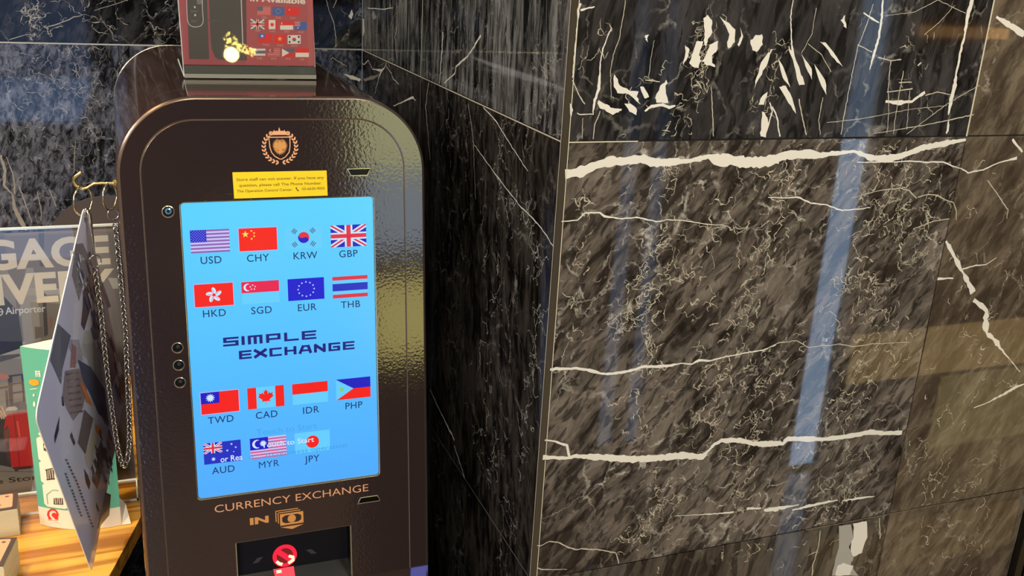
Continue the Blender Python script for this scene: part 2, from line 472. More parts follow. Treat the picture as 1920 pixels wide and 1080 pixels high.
FV = [
 (c3, [(215,240,66),(330,220,70),(420,180,58),(540,150,66),(600,155,52),(740,135,58),(800,160,58),(900,160,52),(1050,150,34),(1180,120,38),(1250,145,86),(1330,145,76),(1420,160,74),(1530,160,76),(1656,138,66)]),
 (c4, [(0,150,66),(130,110,58),(280,105,66),(350,115,40),(430,100,30),(580,85,20),(620,100,30),(700,130,38),(800,135,50),(880,120,48),(960,95,44),(1050,60,44),(1150,40,40),(1250,20,34),(1335,6,18)]),
 (c3, [(190,560,9),(300,550,9),(350,500,13),(450,500,14),(480,525,15),(600,540,13),(700,530,13),(830,560,13),(900,548,9),(1000,550,9),(1150,575,7),(1290,585,5)]),
 (c4, [(0,395,7),(110,400,9),(200,395,12),(290,435,13),(390,445,11),(500,485,13),(560,480,11),(690,465,8)]),
 (c5, [(205,530,20),(300,525,19),(400,522,20),(520,540,22),(600,565,16),(700,560,20),(830,535,20),(900,510,20),(1080,505,20),(1200,485,13),(1270,490,15),(1320,460,20),(1400,465,15),(1500,440,11),(1700,400,13),(1800,385,13),(1900,345,11)]),
 (c6, [(0,370,9),(80,330,11),(220,315,6),(300,365,8),(540,340,8),(640,360,9),(760,340,7),(1060,325,5)]),
 (c7, [(150,190,34),(340,195,18),(400,180,33),(600,190,48),(830,205,52),(1000,195,44),(1200,175,52),(1350,185,38),(1380,150,20),(1440,90,24),(1490,65,30),(1620,60,38),(1720,85,34),(1800,90,38),(1920,85,42)]),
 (c8, [(0,85,40),(110,85,28),(150,50,36),(280,50,38),(420,55,30),(540,40,34),(700,15,34),(760,0,36),(870,8,28),(1005,5,30)]),
 (c7, [(165,60,13),(240,70,15),(330,100,19),(350,185,17)]),
 (c7, [(1140,630,4),(1300,620,6),(1420,615,13),(1580,600,15)]), (c7, [(1680,575,17),(1790,573,15)]), (c7, [(1810,585,20),(1920,580,26)]),
 (c8, [(0,580,26),(120,565,22),(230,545,8)]), (c8, [(180,585,13),(350,545,22),(520,510,13)]), (c8, [(570,515,15),(720,490,17),(800,480,6)]),
 (c7, [(105,850,8),(130,855,9),(200,820,9),(270,825,11),(300,845,11),(390,880,13),(440,875,13),(560,880,11),(700,905,9),(720,985,9)]),
 (c7, [(110,1020,10),(140,1030,10),(330,1030,6)]),
 (c8, [(390,740,8),(380,850,8),(335,1000,12),(330,1078,10)]), (c8, [(835,645,8),(840,800,13)]),
 (c4, [(1200,690,26),(1250,780,30),(1290,860,34),(1340,950,30),(1385,1040,44)]),
 (c6, [(1540,10,26),(1600,50,36),(1640,90,46),(1630,180,56),(1640,260,36),(1690,300,18),(1720,330,44),(1740,370,18),(1800,440,10),(1830,480,10),(1890,550,12)]),
 (c6, [(1918,640,20),(1840,670,26),(1760,720,24),(1640,780,12),(1540,820,7)]),
 (c4, [(1310,880,12),(1400,855,13),(1470,850,9),(1540,800,7)]), (c4, [(1145,945,16),(1250,940,13)]),
 (c2, [(1712,125,20),(1780,170,42),(1850,210,48),(1918,265,44)]),
 (c4, [(1650,5,18),(1715,90,15)]), (c4, [(1480,280,9),(1620,480,9),(1610,540,6)]),
 (c4, [(600,160,9),(880,155,11),(950,150,11),(1080,160,13),(1180,155,13),(1230,180,11),(1300,200,9),(1350,230,13),(1450,210,13),(1560,160,9),(1680,130,18)]),
 (c4, [(560,400,5),(770,345,7),(890,335,9),(950,350,11),(1000,400,12)]), (c4, [(1010,395,9),(1080,375,9),(1150,385,11),(1200,415,9),(1250,430,9),(1270,490,9),(1268,550,7)]),
 (c4, [(980,610,7),(1120,555,9),(1225,540,8)]),
 # upper panel
 (c1, [(335,25,20),(325,75,19),(318,150,12),(305,300,12),(290,450,11),(282,560,9)]), (c1, [(340,75,17),(440,48,12)]), (c1, [(282,580,11),(330,690,11),(370,750,13)]),
 (c1, [(560,200,9),(500,350,14),(480,470,13),(470,640,22),(440,720,22),(430,820,11),(330,825,9),(314,815,7)]),
 (c1, [(665,0,8),(640,150,8),(620,280,9),(580,380,8),(555,500,8),(560,700,6)]),
 (c1, [(800,800,13),(850,765,21),(930,755,25),(980,775,24),(1020,760,14)]), (c1, [(805,575,9),(850,580,13),(910,590,9)]),
 (c1, [(1870,0,8),(1850,120,13),(1860,320,15),(1880,450,18),(1900,560,11)]), (c1, [(1700,740,11),(1720,800,15),(1690,900,13)]),
 (c1, [(1720,770,13),(1750,830,15),(1775,980,15)]), (c1, [(1280,620,8),(1290,830,11),(1295,980,9)]), (c1, [(870,290,5),(845,420,6),(830,560,6)]), (c1, [(355,850,6),(350,1000,6)]), (c1, [(480,800,9),(440,900,10),(430,1000,8)]),
 (c2, [(1530,0,38),(1500,100,36),(1470,280,19),(1440,400,22),(1410,560,19),(1400,640,36),(1370,760,36),(1350,860,13)]), (c2, [(1355,900,13),(1345,980,22),(1337,1000,14)]),
 (c2, [(860,0,15),(850,150,22),(830,280,22),(790,420,22),(760,520,9)]), (c2, [(790,30,9),(740,180,11),(670,360,9),(620,600,9),(570,860,11),(545,1010,9)]),
 (c2, [(715,95,13),(780,140,17),(830,170,13)]), (c2, [(300,330,7),(400,410,7),(470,540,9)]),
 (c2, [(230,740,13),(260,900,13),(285,1010,11)]), (c2, [(410,730,9),(380,900,9),(390,1010,7)]), (c2, [(360,60,7),(330,250,6),(250,400,7)]),
 (c2, [(670,335,11),(780,390,11)]), (c2, [(820,430,13),(920,455,9),(1000,445,13)]), (c2, [(980,620,11),(1075,615,13)]), (c2, [(890,690,9),(1085,665,13)]),
 (c2, [(880,760,18),(980,770,36),(1080,760,18),(1110,735,18),(1175,690,28)]), (c2, [(1180,715,11),(1270,690,11),(1370,710,7)]), (c2, [(1120,490,15),(1150,470,13)]),
 (c2, [(920,460,11),(900,650,9),(905,850,7),(890,1000,7)]), (c2, [(1015,530,11),(980,720,9),(950,900,9),(940,1005,7)]), (c2, [(1060,680,7),(1040,970,7)]),
 (c2, [(440,920,5),(700,890,7),(1060,820,5),(1340,790,4)]), (c2, [(1040,1005,6),(1340,780,7),(1580,640,7)]), (c2, [(780,1005,5),(1160,940,9),(1380,895,11),(1540,860,12)]),
 (c2, [(1170,260,7),(1280,170,7),(1400,40,6)]), (c2, [(870,120,4),(1100,90,6),(1270,0,7)]), (c2, [(1270,0,6),(1480,100,6)]),
]
VEIN_T = mat('marble_thin_vein', rgb(176, 166, 144), 0.1)
for c, p in FV:
    thin = max(q[2] for q in p)/c[0] < 3.6
    px_vein(fw, FRONT, p, c[0], c[1], c[2], VEIN_T if thin else VEIN, rag=(p[0] in ((1200,690,26),(1540,10,26),(1918,640,20))))
FB = [
 (c1, [(580,535),(605,560),(620,610),(690,655),(755,660),(740,690),(770,750),(690,680),(610,670),(575,620)]),
 (c1, [(465,715),(520,745),(560,775),(640,790),(610,810),(570,825),(510,790),(470,765)]),
 (c1, [(655,745),(700,745),(750,790),(740,830),(690,800)]), (c1, [(760,630),(800,620),(830,700),(800,710)]),
 (c1, [(880,700),(910,620),(960,580),(950,640),(970,740),(890,740)]),
 (c1, [(1220,130),(1255,105),(1285,140),(1290,230),(1260,280),(1240,330),(1225,290),(1235,220)]),
 (c1, [(1340,120),(1400,160),(1450,210),(1450,300),(1410,355),(1395,330),(1410,250),(1380,180)]),
 (c1, [(1120,450),(1150,380),(1170,300),(1220,300),(1190,400),(1210,440),(1190,490),(1150,480)]),
 (c1, [(1215,440),(1250,380),(1270,320),(1330,295),(1325,360),(1290,400),(1280,440),(1310,480),(1250,470)]),
 (c1, [(1090,325),(1120,350),(1115,400),(1075,470),(1095,390)]), (c1, [(1490,200),(1510,260),(1480,340),(1470,320),(1495,260)]),
 (c1, [(1565,290),(1600,255),(1650,250),(1650,320),(1610,375),(1580,360)]), (c1, [(1720,350),(1680,470),(1640,530),(1590,640),(1610,550),(1640,450),(1690,380)]),
 (c1, [(1690,660),(1660,750),(1620,750),(1640,700)]), (c1, [(1645,800),(1680,830),(1690,900),(1670,985),(1635,985),(1640,900)]),
 (c1, [(805,250),(825,255),(822,305),(810,290)]), (c1, [(265,740),(285,790),(270,840),(262,820)]),
 (c2, [(390,310),(430,320),(520,430),(560,500),(520,470),(450,380)]), (c2, [(70,420),(110,500),(150,590),(165,660),(110,580)]),
 (c2, [(85,655),(130,640),(180,740),(210,850),(150,770)]), (c2, [(150,350),(190,400),(250,560),(280,630),(235,640),(190,480)]),
 (c2, [(250,400),(330,520),(330,600),(280,490)]), (c2, [(345,480),(430,600),(440,710),(380,600)]), (c2, [(550,150),(575,110),(590,220),(570,200)]),
]
for c, p in FB: px_blob(fw, FRONT, p, c[0], c[1], c[2], VEIN)
px_blob(fw, FRONT, [(530,705),(620,690),(640,800),(600,860),(640,940),(620,1000),(680,1076),(480,1076),(510,950),(530,830)], 4, 1440, 810, VEIN_G)
px_blob(fw, FRONT, [(640,690),(740,664),(745,790),(700,900),(640,940),(612,870),(640,790)], 4, 1440, 810, VEIN, 0.00035)
px_blob(fw, FRONT, [(520,1000),(560,985),(640,1000),(610,1076),(500,1076)], 4, 1440, 810, VEIN, 0.00035)
lowbox = (x_l + 0.004, y2 + 0.004, XJ - 0.004, y1 - 0.004)
rlow = (XJ + 0.004, y2 + 0.004, XE - 0.004, y1 - 0.004)
upbox = (x_l + 0.004, y1 + 0.004, XJ - 0.004, ZC)
botbox = (x_l + 0.004, -1.5, XJ - 0.004, y2 - 0.004)
rbot = (XJ + 0.004, -1.5, XE - 0.004, y2 - 0.004)
for path, n, sp in (([(1240,280),(1260,400),(1215,500),(1160,620)], 55, 0.012), ([(1075,360),(1090,480),(1070,640)], 18, 0.008),
                    ([(1480,290),(1440,430),(1400,560),(1350,720),(1290,900),(1220,1010)], 150, 0.016),
                    ([(1640,270),(1680,360),(1640,470),(1590,600)], 150, 0.032), ([(1560,560),(1650,620),(1620,720),(1520,820)], 90, 0.035),
                    ([(1330,380),(1350,450),(1300,520),(1230,560)], 40, 0.018), ([(1200,560),(1220,650),(1180,760),(1190,820)], 40, 0.010),
                    ([(1460,640),(1440,760),(1380,850),(1400,940)], 90, 0.020), ([(1600,850),(1580,930),(1540,980)], 60, 0.02),
                    ([(1680,330),(1740,400),(1720,500)], 45, 0.02), ([(1230,860),(1220,960),(1170,1030)], 30, 0.008), ([(1120,620),(1320,640),(1330,740)], 30, 0.03)):
    squiggles(fw, FRONT, path, n, sp, VEIN_B, box=lowbox)
for path, n, sp in (([(1770,540),(1860,680),(1910,720)], 20, 0.02), ([(1720,700),(1800,780),(1700,850)], 22, 0.03), ([(1720,830),(1740,920),(1800,930),(1860,860)], 40, 0.015), ([(1850,300),(1800,420),(1880,560)], 14, 0.03)):
    squiggles(fw, FRONT, path, n, sp, VEIN_B, box=rlow, w0=0.0008)
for path, n, sp in (([(1340,0),(1300,90),(1310,170),(1270,250)], 40, 0.010), ([(1460,60),(1450,120),(1420,250)], 25, 0.010), ([(1100,20),(1180,120),(1200,240)], 22, 0.03), ([(1680,60),(1720,180)], 14, 0.03)):
    squiggles(fw, FRONT, path, n, sp, VEIN_B, box=upbox, w0=0.0007)
squiggles(fw, FRONT, [(1200,1060),(1350,1050),(1560,1030)], 16, 0.015, VEIN_B, box=botbox)
squiggles(fw, FRONT, [(1720,1000),(1850,1000),(1760,1070)], 26, 0.03, VEIN_B, box=rbot)
tag(fw.build('wall_front'), kind='structure')

# chamfered corner strip between front and return wall
CH = mat('marble_ground_edge', rgb(58, 52, 42), 0.12, bump=(90, 0.0003))
ch = MB()
ch.mesh([(XR, D + 0.0066, 0), (x_l, D, 0), (x_l, D, ZC), (XR, D + 0.0066, ZC)], [(0, 1, 2, 3)], CH)
ch.mesh([(XR - 0.0006, D + 0.0058, 0), (XR - 0.0006, D + 0.0072, 0), (XR - 0.0006, D + 0.0072, ZC), (XR - 0.0006, D + 0.0058, ZC)], [(0, 3, 2, 1)], GROUT)
ch.mesh([(x_l - 0.0006, D - 0.0004, 0), (x_l + 0.0004, D - 0.0004, 0), (x_l + 0.0004, D - 0.0004, ZC), (x_l - 0.0006, D - 0.0004, ZC)], [(0, 1, 2, 3)], GROUT)
tag(ch.build('trim_1'), kind='structure')

# light grout lines that show on the front wall joints
jt = MB()
rect(jt, FRONT, x_l, y1 - 0.0007, x_l + 0.09, y1 + 0.0007, GROUT, 0.0003)
rect(jt, FRONT, XJ - 0.002, y1, XJ + 0.0005, 0.9, GROUT, 0.0003)
rect(jt, FRONT, XJ - 0.16, y2 - 0.0007, XJ + 0.12, y2 + 0.0005, mat('joint_grout_mid', rgb(112, 98, 78), 0.6), 0.0003)
tag(jt.build('trim_2'), kind='structure')

# ---- return wall
sw = MB()
YJ = 1.578 * D   # vertical joint
slab(sw, SIDE, -YB, y1, -YJ, ZC - CAMZ, M_SIDT); slab(sw, SIDE, -YJ, y1, -(D + 0.0066), ZC - CAMZ, M_SIDT)
slab(sw, SIDE, -YB, y2, -YJ, y1, M_SIDL); slab(sw, SIDE, -YJ, y2, -(D + 0.0066), y1, M_SIDL)
slab(sw, SIDE, -YB, -CAMZ, -YJ, y2, M_SIDL); slab(sw, SIDE, -YJ, -CAMZ, -(D + 0.0066), y2, M_SIDL)
sw.poly([SIDE.p(-YB, -CAMZ, -0.003), SIDE.p(-D - 0.0066, -CAMZ, -0.003), SIDE.p(-D - 0.0066, ZC-CAMZ, -0.003), SIDE.p(-YB, ZC-CAMZ, -0.003)], GROUT_D)
s1, s2, s3 = (2.4533, 780, 60), (5.4, 580, 0), (1.8, 780, 480)
for c, p in [
 (s1, [(108,238,7),(118,120,9),(125,0,12)]), (s1, [(130,235,5),(180,190,7),(185,160,8),(240,110,7),(300,15,9)]),
 (s1, [(310,347,5),(370,410,7),(430,510,5),(515,640,4)]), (s1, [(270,520,3),(370,660,5),(480,800,5),(540,860,7),(580,905,7),(635,990,5)]),
 (s1, [(242,330,3),(265,500,3),(275,770,3)]), (s1, [(60,232,4),(45,340,6),(65,590,4)]),
 (s2, [(780,640,8),(760,690,13),(730,720,22),(700,800,9),(665,950,9)]), (s2, [(526,640,10),(550,650,13),(600,610,9),(640,700,9),(740,715,20)]),
 (s2, [(780,670,7),(830,740,9),(850,800,11),(910,850,7)]), (s2, [(850,1075,11),(1050,985,18),(1075,1020,9)]),
 (s2, [(900,60,8),(890,250,9),(870,380,12),(885,600,7)]), (s2, [(590,80,9),(740,95,11),(850,80,7)]),
 (s3, [(48,450,5),(80,520,5),(130,620,6)]), (s3, [(130,640,4),(165,750,4)])]:
    px_vein(sw, SIDE, [(a, b, w*1.35) for a, b, w in p], c[0], c[1], c[2], VEIN)
px_blob(sw, SIDE, [(522,200),(555,190),(560,330),(540,370),(522,350)], 5.4, 580, 0, VEIN)
sup = (-YB + .004, y1 + .004, -D - .01, ZC); slo = (-YB + .004, y2 + .004, -D - .01, y1 - .004)
squiggles(sw, SIDE, [(935,240),(940,380),(1000,420),(1005,520)], 60, 0.012, VEIN_G, box=slo, w0=0.0009)
squiggles(sw, SIDE, [(930,520),(910,700),(900,850),(960,950)], 60, 0.03, VEIN_G, box=slo, w0=0.0007)
squiggles(sw, SIDE, [(1010,560),(1000,700),(975,850)], 50, 0.010, VEIN_G, box=slo, w0=0.0009)
squiggles(sw, SIDE, [(1020,100),(1025,200)], 30, 0.015, VEIN_G, box=sup, w0=0.0009)
# pale grout lines
rect(sw, SIDE, -YB, y1 - .0012, -D - .008, y1 + .0004, GROUT, 0.0003)
rect(sw, SIDE, -YJ - .0012, y1, -YJ + .0012, 0.9, GROUT, 0.0003)
rect(sw, SIDE, -YJ - .001, y2, -YJ + .001, y1, mat('joint_grout_shade', rgb(92, 90, 84), 0.6), 0.0003)
rect(sw, SIDE, -YB, y2 - .0007, -D - .008, y2 + .0007, mat('joint_grout_shade', rgb(92, 90, 84), 0.6), 0.0003)
tag(sw.build('wall_return'), kind='structure')

# ---- back wall of the recess
bw = MB()
XL = -3.4
xs = [XL, -2.4, -1.8, -1.2, -0.62, -0.0, XR]
for i in range(len(xs) - 1):
    slab(bw, BACK, xs[i], y1, xs[i+1], ZC - CAMZ, M_BACT); slab(bw, BACK, xs[i], y2, xs[i+1], y1, M_BACL); slab(bw, BACK, xs[i], -CAMZ, xs[i+1], y2, M_BACL)
bw.poly([BACK.p(XL, -CAMZ, -0.003), BACK.p(XR, -CAMZ, -0.003), BACK.p(XR, ZC-CAMZ, -0.003), BACK.p(XL, ZC-CAMZ, -0.003)], GROUT_D)
b1, b2 = (5.647, 0, 0), (4.154, 0, 200)
for c, p in [
 (b1, [(470,295,10),(600,260,14),(700,220,13),(780,180,13),(870,160,7)]), (b1, [(100,420,10),(260,370,9),(370,360,7)]), (b1, [(1000,110,6),(1200,50,8),(1350,0,9)]),
 (b2, [(5,380,18),(40,500,22),(30,610,18),(100,690,14),(115,800,26),(180,920,30),(210,960,22)]), (b2, [(50,390,7),(100,520,13),(120,680,16)]),
 (b2, [(150,620,13),(200,760,11),(250,900,9)]), (b2, [(290,660,7),(320,800,9),(320,890,9)]), (b2, [(590,260,5),(580,400,7),(575,520,5)]), (b2, [(380,640,8),(440,780,10)]),
 (s2, [(170,0,6),(200,110,6),(250,230,8),(268,380,7),(268,478,7)]), (s2, [(240,80,7),(275,0,6)]), (s2, [(215,600,9),(235,580,8),(260,600,7),(340,650,7),(380,670,5)])]:
    px_vein(bw, BACK, p, c[0], c[1], c[2], VEIN_G if c is not s2 else VEIN)
px_blob(bw, BACK, [(345,745),(440,765),(516,800),(510,825),(420,800)], 5.4, 580, 0, VEIN)
px_blob(bw, BACK, [(430,95),(442,150),(425,190),(400,175),(405,150)], 5.4, 580, 0, VEIN)
px_blob(bw, BACK, [(110,492),(185,505),(175,522),(140,518)], 5.4, 580, 0, VEIN_G)
squiggles(bw, BACK, [(45,0),(70,30),(75,72)], 40, 0.006, VEIN_G, box=(-1, y1+.004, 0.4, 1), w0=0.0009, step=0.004)
squiggles(bw, BACK, [(100,0),(170,30)], 14, 0.02, VEIN_G, box=(-1, y1+.004, 0.4, 1), w0=0.0008, step=0.005)
squiggles(bw, BACK, [(265,0),(300,70)], 18, 0.03, VEIN_G, box=(-1, y1+.004, 0.4, 1), w0=0.0008, step=0.005)
squiggles(bw, BACK, [(20,120),(110,150),(200,130)], 60, 0.035, VEIN_G, box=(-1, y2, 0.4, y1-.004), w0=0.0006, step=0.005)
squiggles(bw, BACK, [(20,220),(110,240),(200,280)], 45, 0.045, VEIN_G, box=(-1, y2, 0.4, y1-.004), w0=0.0007, step=0.005)
rect(bw, BACK, XL, y1 - .0013, XR - 0.001, y1 + .0013, mat('joint_grout_pale', rgb(168, 166, 160), 0.6), 0.0003)
tag(bw.build('wall_back'), kind='structure')

# ---- black edge profile and the plain wall beyond the marble, floor, ceiling, hall behind the camera
BLK = paint('black_metal_profile', 14, 12, 11, 0.25)
t3 = MB(); t3.box((XE, D - 0.012, 0), (XE + 0.016, D + 0.05, ZC), BLK); t3.box((XE + 0.022, D - 0.012, 0), (XE + 0.034, D + 0.05, ZC), BLK); t3.box((XE + .016, D, 0), (XE + .022, D + .05, ZC), BLK)
tag(t3.build('trim_3'), kind='structure')
WARM = paint('warm_plaster', 196, 172, 130, 0.7)
HALL = paint('hall_plaster', 128, 112, 92, 0.7)
DARK = paint('hall_dark_panel', 30, 27, 25, 0.5)
w = MB(); w.box((XE + 0.034, D + 0.02, 0), (7.0, D + 0.12, ZC), WARM); tag(w.build('wall_far'), kind='structure')
w = MB(); w.box((XL - 0.1, -5.1, 0), (XL, YB + 0.1, ZC), HALL); tag(w.build('wall_left'), kind='structure')
w = MB(); w.box((XL - 0.1, -5.1, 0), (7.0, -5.0, ZC), DARK); tag(w.build('wall_rear'), kind='structure')
w = MB(); w.box((7.0, -5.1, 0), (7.1, D + 0.12, ZC), HALL); tag(w.build('wall_right'), kind='structure')
w = MB(); w.box((XL - 0.1, -5.1, -0.1), (7.1, YB + 0.1, 0), mat('polished_floor', rgb(140, 116, 88), 0.03, spec=1.0, coat=1.0)); tag(w.build('floor'), kind='structure')
w = MB(); w.box((XL - 0.1, -5.1, ZC), (7.1, YB + 0.1, ZC + 0.1), paint('ceiling_paint', 120, 112, 102, 0.8)); tag(w.build('ceiling'), kind='structure')

# partition of the shopfront to the right of the camera (it shows as reflections in the marble and the kiosk)
def glow_mat(name, r, g, b, k): return mat(name, rgb(r, g, b), 0.3, emit=k)
YP = -0.3
def wall_piece(mb, x0, z0, x1, z1, m, t=0.08): mb.box((x0, YP - t, z0), (x1, YP, z1), m)
pt = MB()
PB = paint('partition_base', 92, 76, 56, 0.5)
for a, c in ((0.58, 1.255), (1.42, 1.985), (2.115, 2.16), (3.5, 6.9)): wall_piece(pt, a, 0, c, 0.62, PB)
wall_piece(pt, 1.255, 0, 1.42, 0.2, PB); wall_piece(pt, 2.16, 0.50, 3.5, 0.62, PB)
wall_piece(pt, 0.58, 2.15, 6.9, ZC, DARK)
for a, c in ((0.58, 0.64), (1.08, 1.255), (1.42, 1.985), (2.115, 3.1), (3.9, 6.9)):
    wall_piece(pt, a, 0.62, c, 2.15, paint('partition_plaster', 150, 132, 104, 0.6))
tag(pt.build('wall_partition'), kind='structure')
def glow_pane(n, parts):
    wm = MB()
    for x0, z0, x1, z1, m_ in parts: wm.box((x0, YP - 0.05, z0), (x1, YP - 0.04, z1), m_)
    tag(wm.build('window_%d' % n), kind='structure')
fr = paint('window_frame_dark', 30, 28, 26, 0.4)
def framed(n, x0, z0, x1, z1, panes):
    wm = MB()
    for a, bz, c, d, m_ in panes: wm.box((a, YP - 0.05, bz), (c, YP - 0.04, d), m_)
    tag(wm.build('window_%d' % n), kind='structure')
framed(1, 0, 0, 0, 0, [(0.64, 1.375, 1.08, 2.15, glow_mat('daylight_olive', 200, 200, 150, 5.2)), (0.64, 1.13, 1.08, 1.365, glow_mat('daylight_blue_grey', 172, 188, 200, 3.6)),  # unseen glowing panes, shaped for the coloured bands mirrored in the kiosk front
                       (0.64, 1.055, 1.08, 1.125, DARK), (0.64, 0.80, 1.08, 1.05, glow_mat('daylight_yellow', 214, 200, 120, 4.6)), (0.64, 0.62, 1.08, 0.79, DARK)])
framed(2, 0, 0, 0, 0, [(1.285, 0.20, 1.325, 2.15, glow_mat('daylight_dim', 150, 175, 215, 1.6)), (1.325, 0.2, 1.375, 2.15, DARK), (1.375, 0.20, 1.415, 2.15, glow_mat('daylight_dim', 150, 175, 215, 1.6))])
framed(3, 0, 0, 0, 0, [(1.985, 0.02, 2.115, 2.15, glow_mat('daylight_blue', 172, 202, 238, 5.2))])
framed(4, 0, 0, 0, 0, [(3.1, 0.62, 3.9, 2.15, glow_mat('daylight_warm_dim', 225, 190, 130, 1.3))])
framed(6, 0, 0, 0, 0, [(2.16, 0.30, 3.5, 0.50, glow_mat('lit_glazing_tan', 226, 188, 120, 2.0)), (2.62, 0.0, 3.5, 0.28, glow_mat('lit_glazing_olive', 200, 180, 120, 1.7)), (2.16, 0.0, 2.62, 0.28, DARK)])  # low glowing panels added to mirror as tan bands in the marble
lm = MB(); lm.box((2.20, YP, 1.445), (2.52, YP + 0.03, 1.475), mat('warm_strip_lamp', rgb(255, 190, 110), 0.4, emit=4.0)); tag(lm.build('trim_4'), kind='structure')  # unseen strip lamp added for the orange streak in the upper marble
# glazed doors low in the hall at left rear, seen mirrored in the back wall
wm = MB(); wm.box((-1.3, -2.2, 0.0), (-0.16, -2.19, 0.80), glow_mat('daylight_blue_low', 150, 185, 240, 3.0)); wm.box((-1.3, -2.2, 0.82), (-0.16, -2.19, 1.25), glow_mat('daylight_blue_upper', 150, 180, 235, 1.3))
wm.box((-0.8, -2.20, 0), (-0.76, -2.16, 0.8), fr)
tag(wm.build('window_5'), kind='structure')

# ================================================================== CURRENCY EXCHANGE KIOSK
S = 0.13; SQ = math.hypot(1, S)
ZT = CAMZ - 0.1437 * 1.295; YT = 1.295
FACE = Plane((0, YT, ZT), (1, 0, 0), (0, S / SQ, 1 / SQ))
KX0, KX1, KB = -0.0139, 0.3835, 1.930
BODY = mat('kiosk_brown_lacquer', rgb(40, 30, 30), 0.12, spec=0.6, coat=0.9, bump=(260, 0.00012, 1.0))
BODYP = mat('kiosk_brown_lacquer_smooth', rgb(62, 43, 38), 0.10, spec=0.6, coat=0.3)
EDGE = mat('bronze_edge', rgb(124, 108, 96), 0.3, metal=0.8)
EDGEL = mat('pale_edge', rgb(196, 188, 160), 0.22, metal=0.85)
BLACKG = mat('black_gloss', rgb(6, 6, 8), 0.3, spec=0.2)
COPPER = mat('copper_print', rgb(222, 160, 118), 0.35, metal=0.25)
COPPER_D = mat('gold_print', rgb(205, 142, 78), 0.35, metal=0.25)
kiosk = empty('currency_exchange_kiosk', (0.185, 1.55, 0.0), 'dark brown round-topped currency exchange machine with a glowing blue screen', 'machine')
RO = 0.10
VB = -(ZT / (1 / SQ))          # foot of the face plane
def prof(inset):               # outline of the cabinet in face coordinates
    return arch(KX0 + inset, KX1 - inset, -inset, VB, RO - inset, 18)
def fpt(x, v, h=0.0): return FACE.p(x, v, h)
k = MB()
def loft(a, b, m_):
    n = len(a); k.mesh(a + b, [(i, i+1, n+i+1, n+i) for i in range(n - 1)], m_, True)
def at_y(ring, dy):            # same outline pushed straight back
    return [Vector((p.x, p.y + dy, p.z)) for p in ring]
r0 = [fpt(x, v) for x, v in prof(0.0048)]
r1 = [fpt(x, v, -0.0008) for x, v in prof(0.0032)]
r2 = [fpt(x, v, -0.003) for x, v in prof(0.001)]
r3 = [fpt(x, v, -0.0065) for x, v in prof(0.0)]
loft(r1, r0, EDGE); loft(r2, r1, EDGE); loft(r3, r2, BODYP)
r4 = at_y(r3, 0.062); loft(r4, r3, BODYP)
r5 = at_y([fpt(x, v, -0.0065) for x, v in prof(0.0012)], 0.0632); loft(r5, r4, EDGEL)
r6 = at_y([fpt(x, v, -0.0065) for x, v in prof(0.0018)], 0.0642); loft(r6, r5, BLACKG)
r7 = at_y([fpt(x, v, -0.0065) for x, v in prof(0.0004)], 0.0652); loft(r7, r6, EDGE)
def back_ring(ins, y): return [Vector((x, y, (FACE.p(x, v)).z)) for x, v in prof(ins)]
rb = back_ring(0.0004, KB - 0.004); loft(rb, r7, BODYP)
rc = back_ring(0.0022, KB); loft(rc, rb, EDGEL)
k.poly(list(reversed(rc)), BODYP)
k.build('housing', kiosk)
k = MB(); k.tube(rb, .0009, EDGEL, 6); k.build('rear_edge_bead', kiosk)
k = MB(); k.tube(r5, .0007, EDGEL, 6); k.build('seam_bead', kiosk)

# front frame around the door
DX0, DX1, DT, DB, DR = 0.0152, 0.3527, -0.0305, -0.6915, 0.067
k = MB()
inner = arch(DX0 - 0.0014, DX1 + 0.0014, DT + 0.0014, DB, DR, 18)
outer = arch(KX0 + 0.0048, KX1 - 0.0048, -0.0048, DB, RO - 0.0048, 18)
n = len(inner)
k.mesh([fpt(x, v) for x, v in outer] + [fpt(x, v) for x, v in inner], [(i, n + i, n + i + 1, i + 1) for i in range(n - 1)], BODY)
k.mesh([fpt(x, v) for x, v in inner] + [fpt(x, v, -0.006) for x, v in inner], [(i, n + i, n + i + 1, i + 1) for i in range(n - 1)], BLACKG)
k.build('front_frame', kiosk)
k = MB()                                             # pale hairline of the door gap
a = arch(DX0 - 0.0014, DX1 + 0.0014, DT + 0.0014, DB, DR, 18); b = arch(DX0 - 0.0001, DX1 + 0.0001, DT + 0.0001, DB, DR, 18)
k.mesh([fpt(x, v, 0.0009) for x, v in a] + [fpt(x, v, 0.0003) for x, v in b], [(i, n + i, n + i + 1, i + 1) for i in range(n - 1)], EDGE)
k.build('door_edge_trim', kiosk)
# base below the door
k = MB()
zb = FACE.p(0, DB).z; yb = FACE.p(0, DB).y
k.box((KX0 + 0.004, yb + 0.004, 0.0), (KX1 - 0.004, yb + 0.06, zb - 0.0015), paint('kiosk_plinth_brown', 44, 34, 32, 0.2))
o_ = k.build('plinth', kiosk)
k = MB()
k.box((DX1 + 0.002, yb - 0.001, 0.0), (KX1 - 0.0025, yb + 0.02, zb - 0.0012), mat('blue_violet_gloss', rgb(84, 90, 168), 0.25))  # blue-violet in the base colour stands in for a reflection of the floor
o_ = k.build('corner_panel', kiosk); o_['label'] = 'blue-violet corner panel'

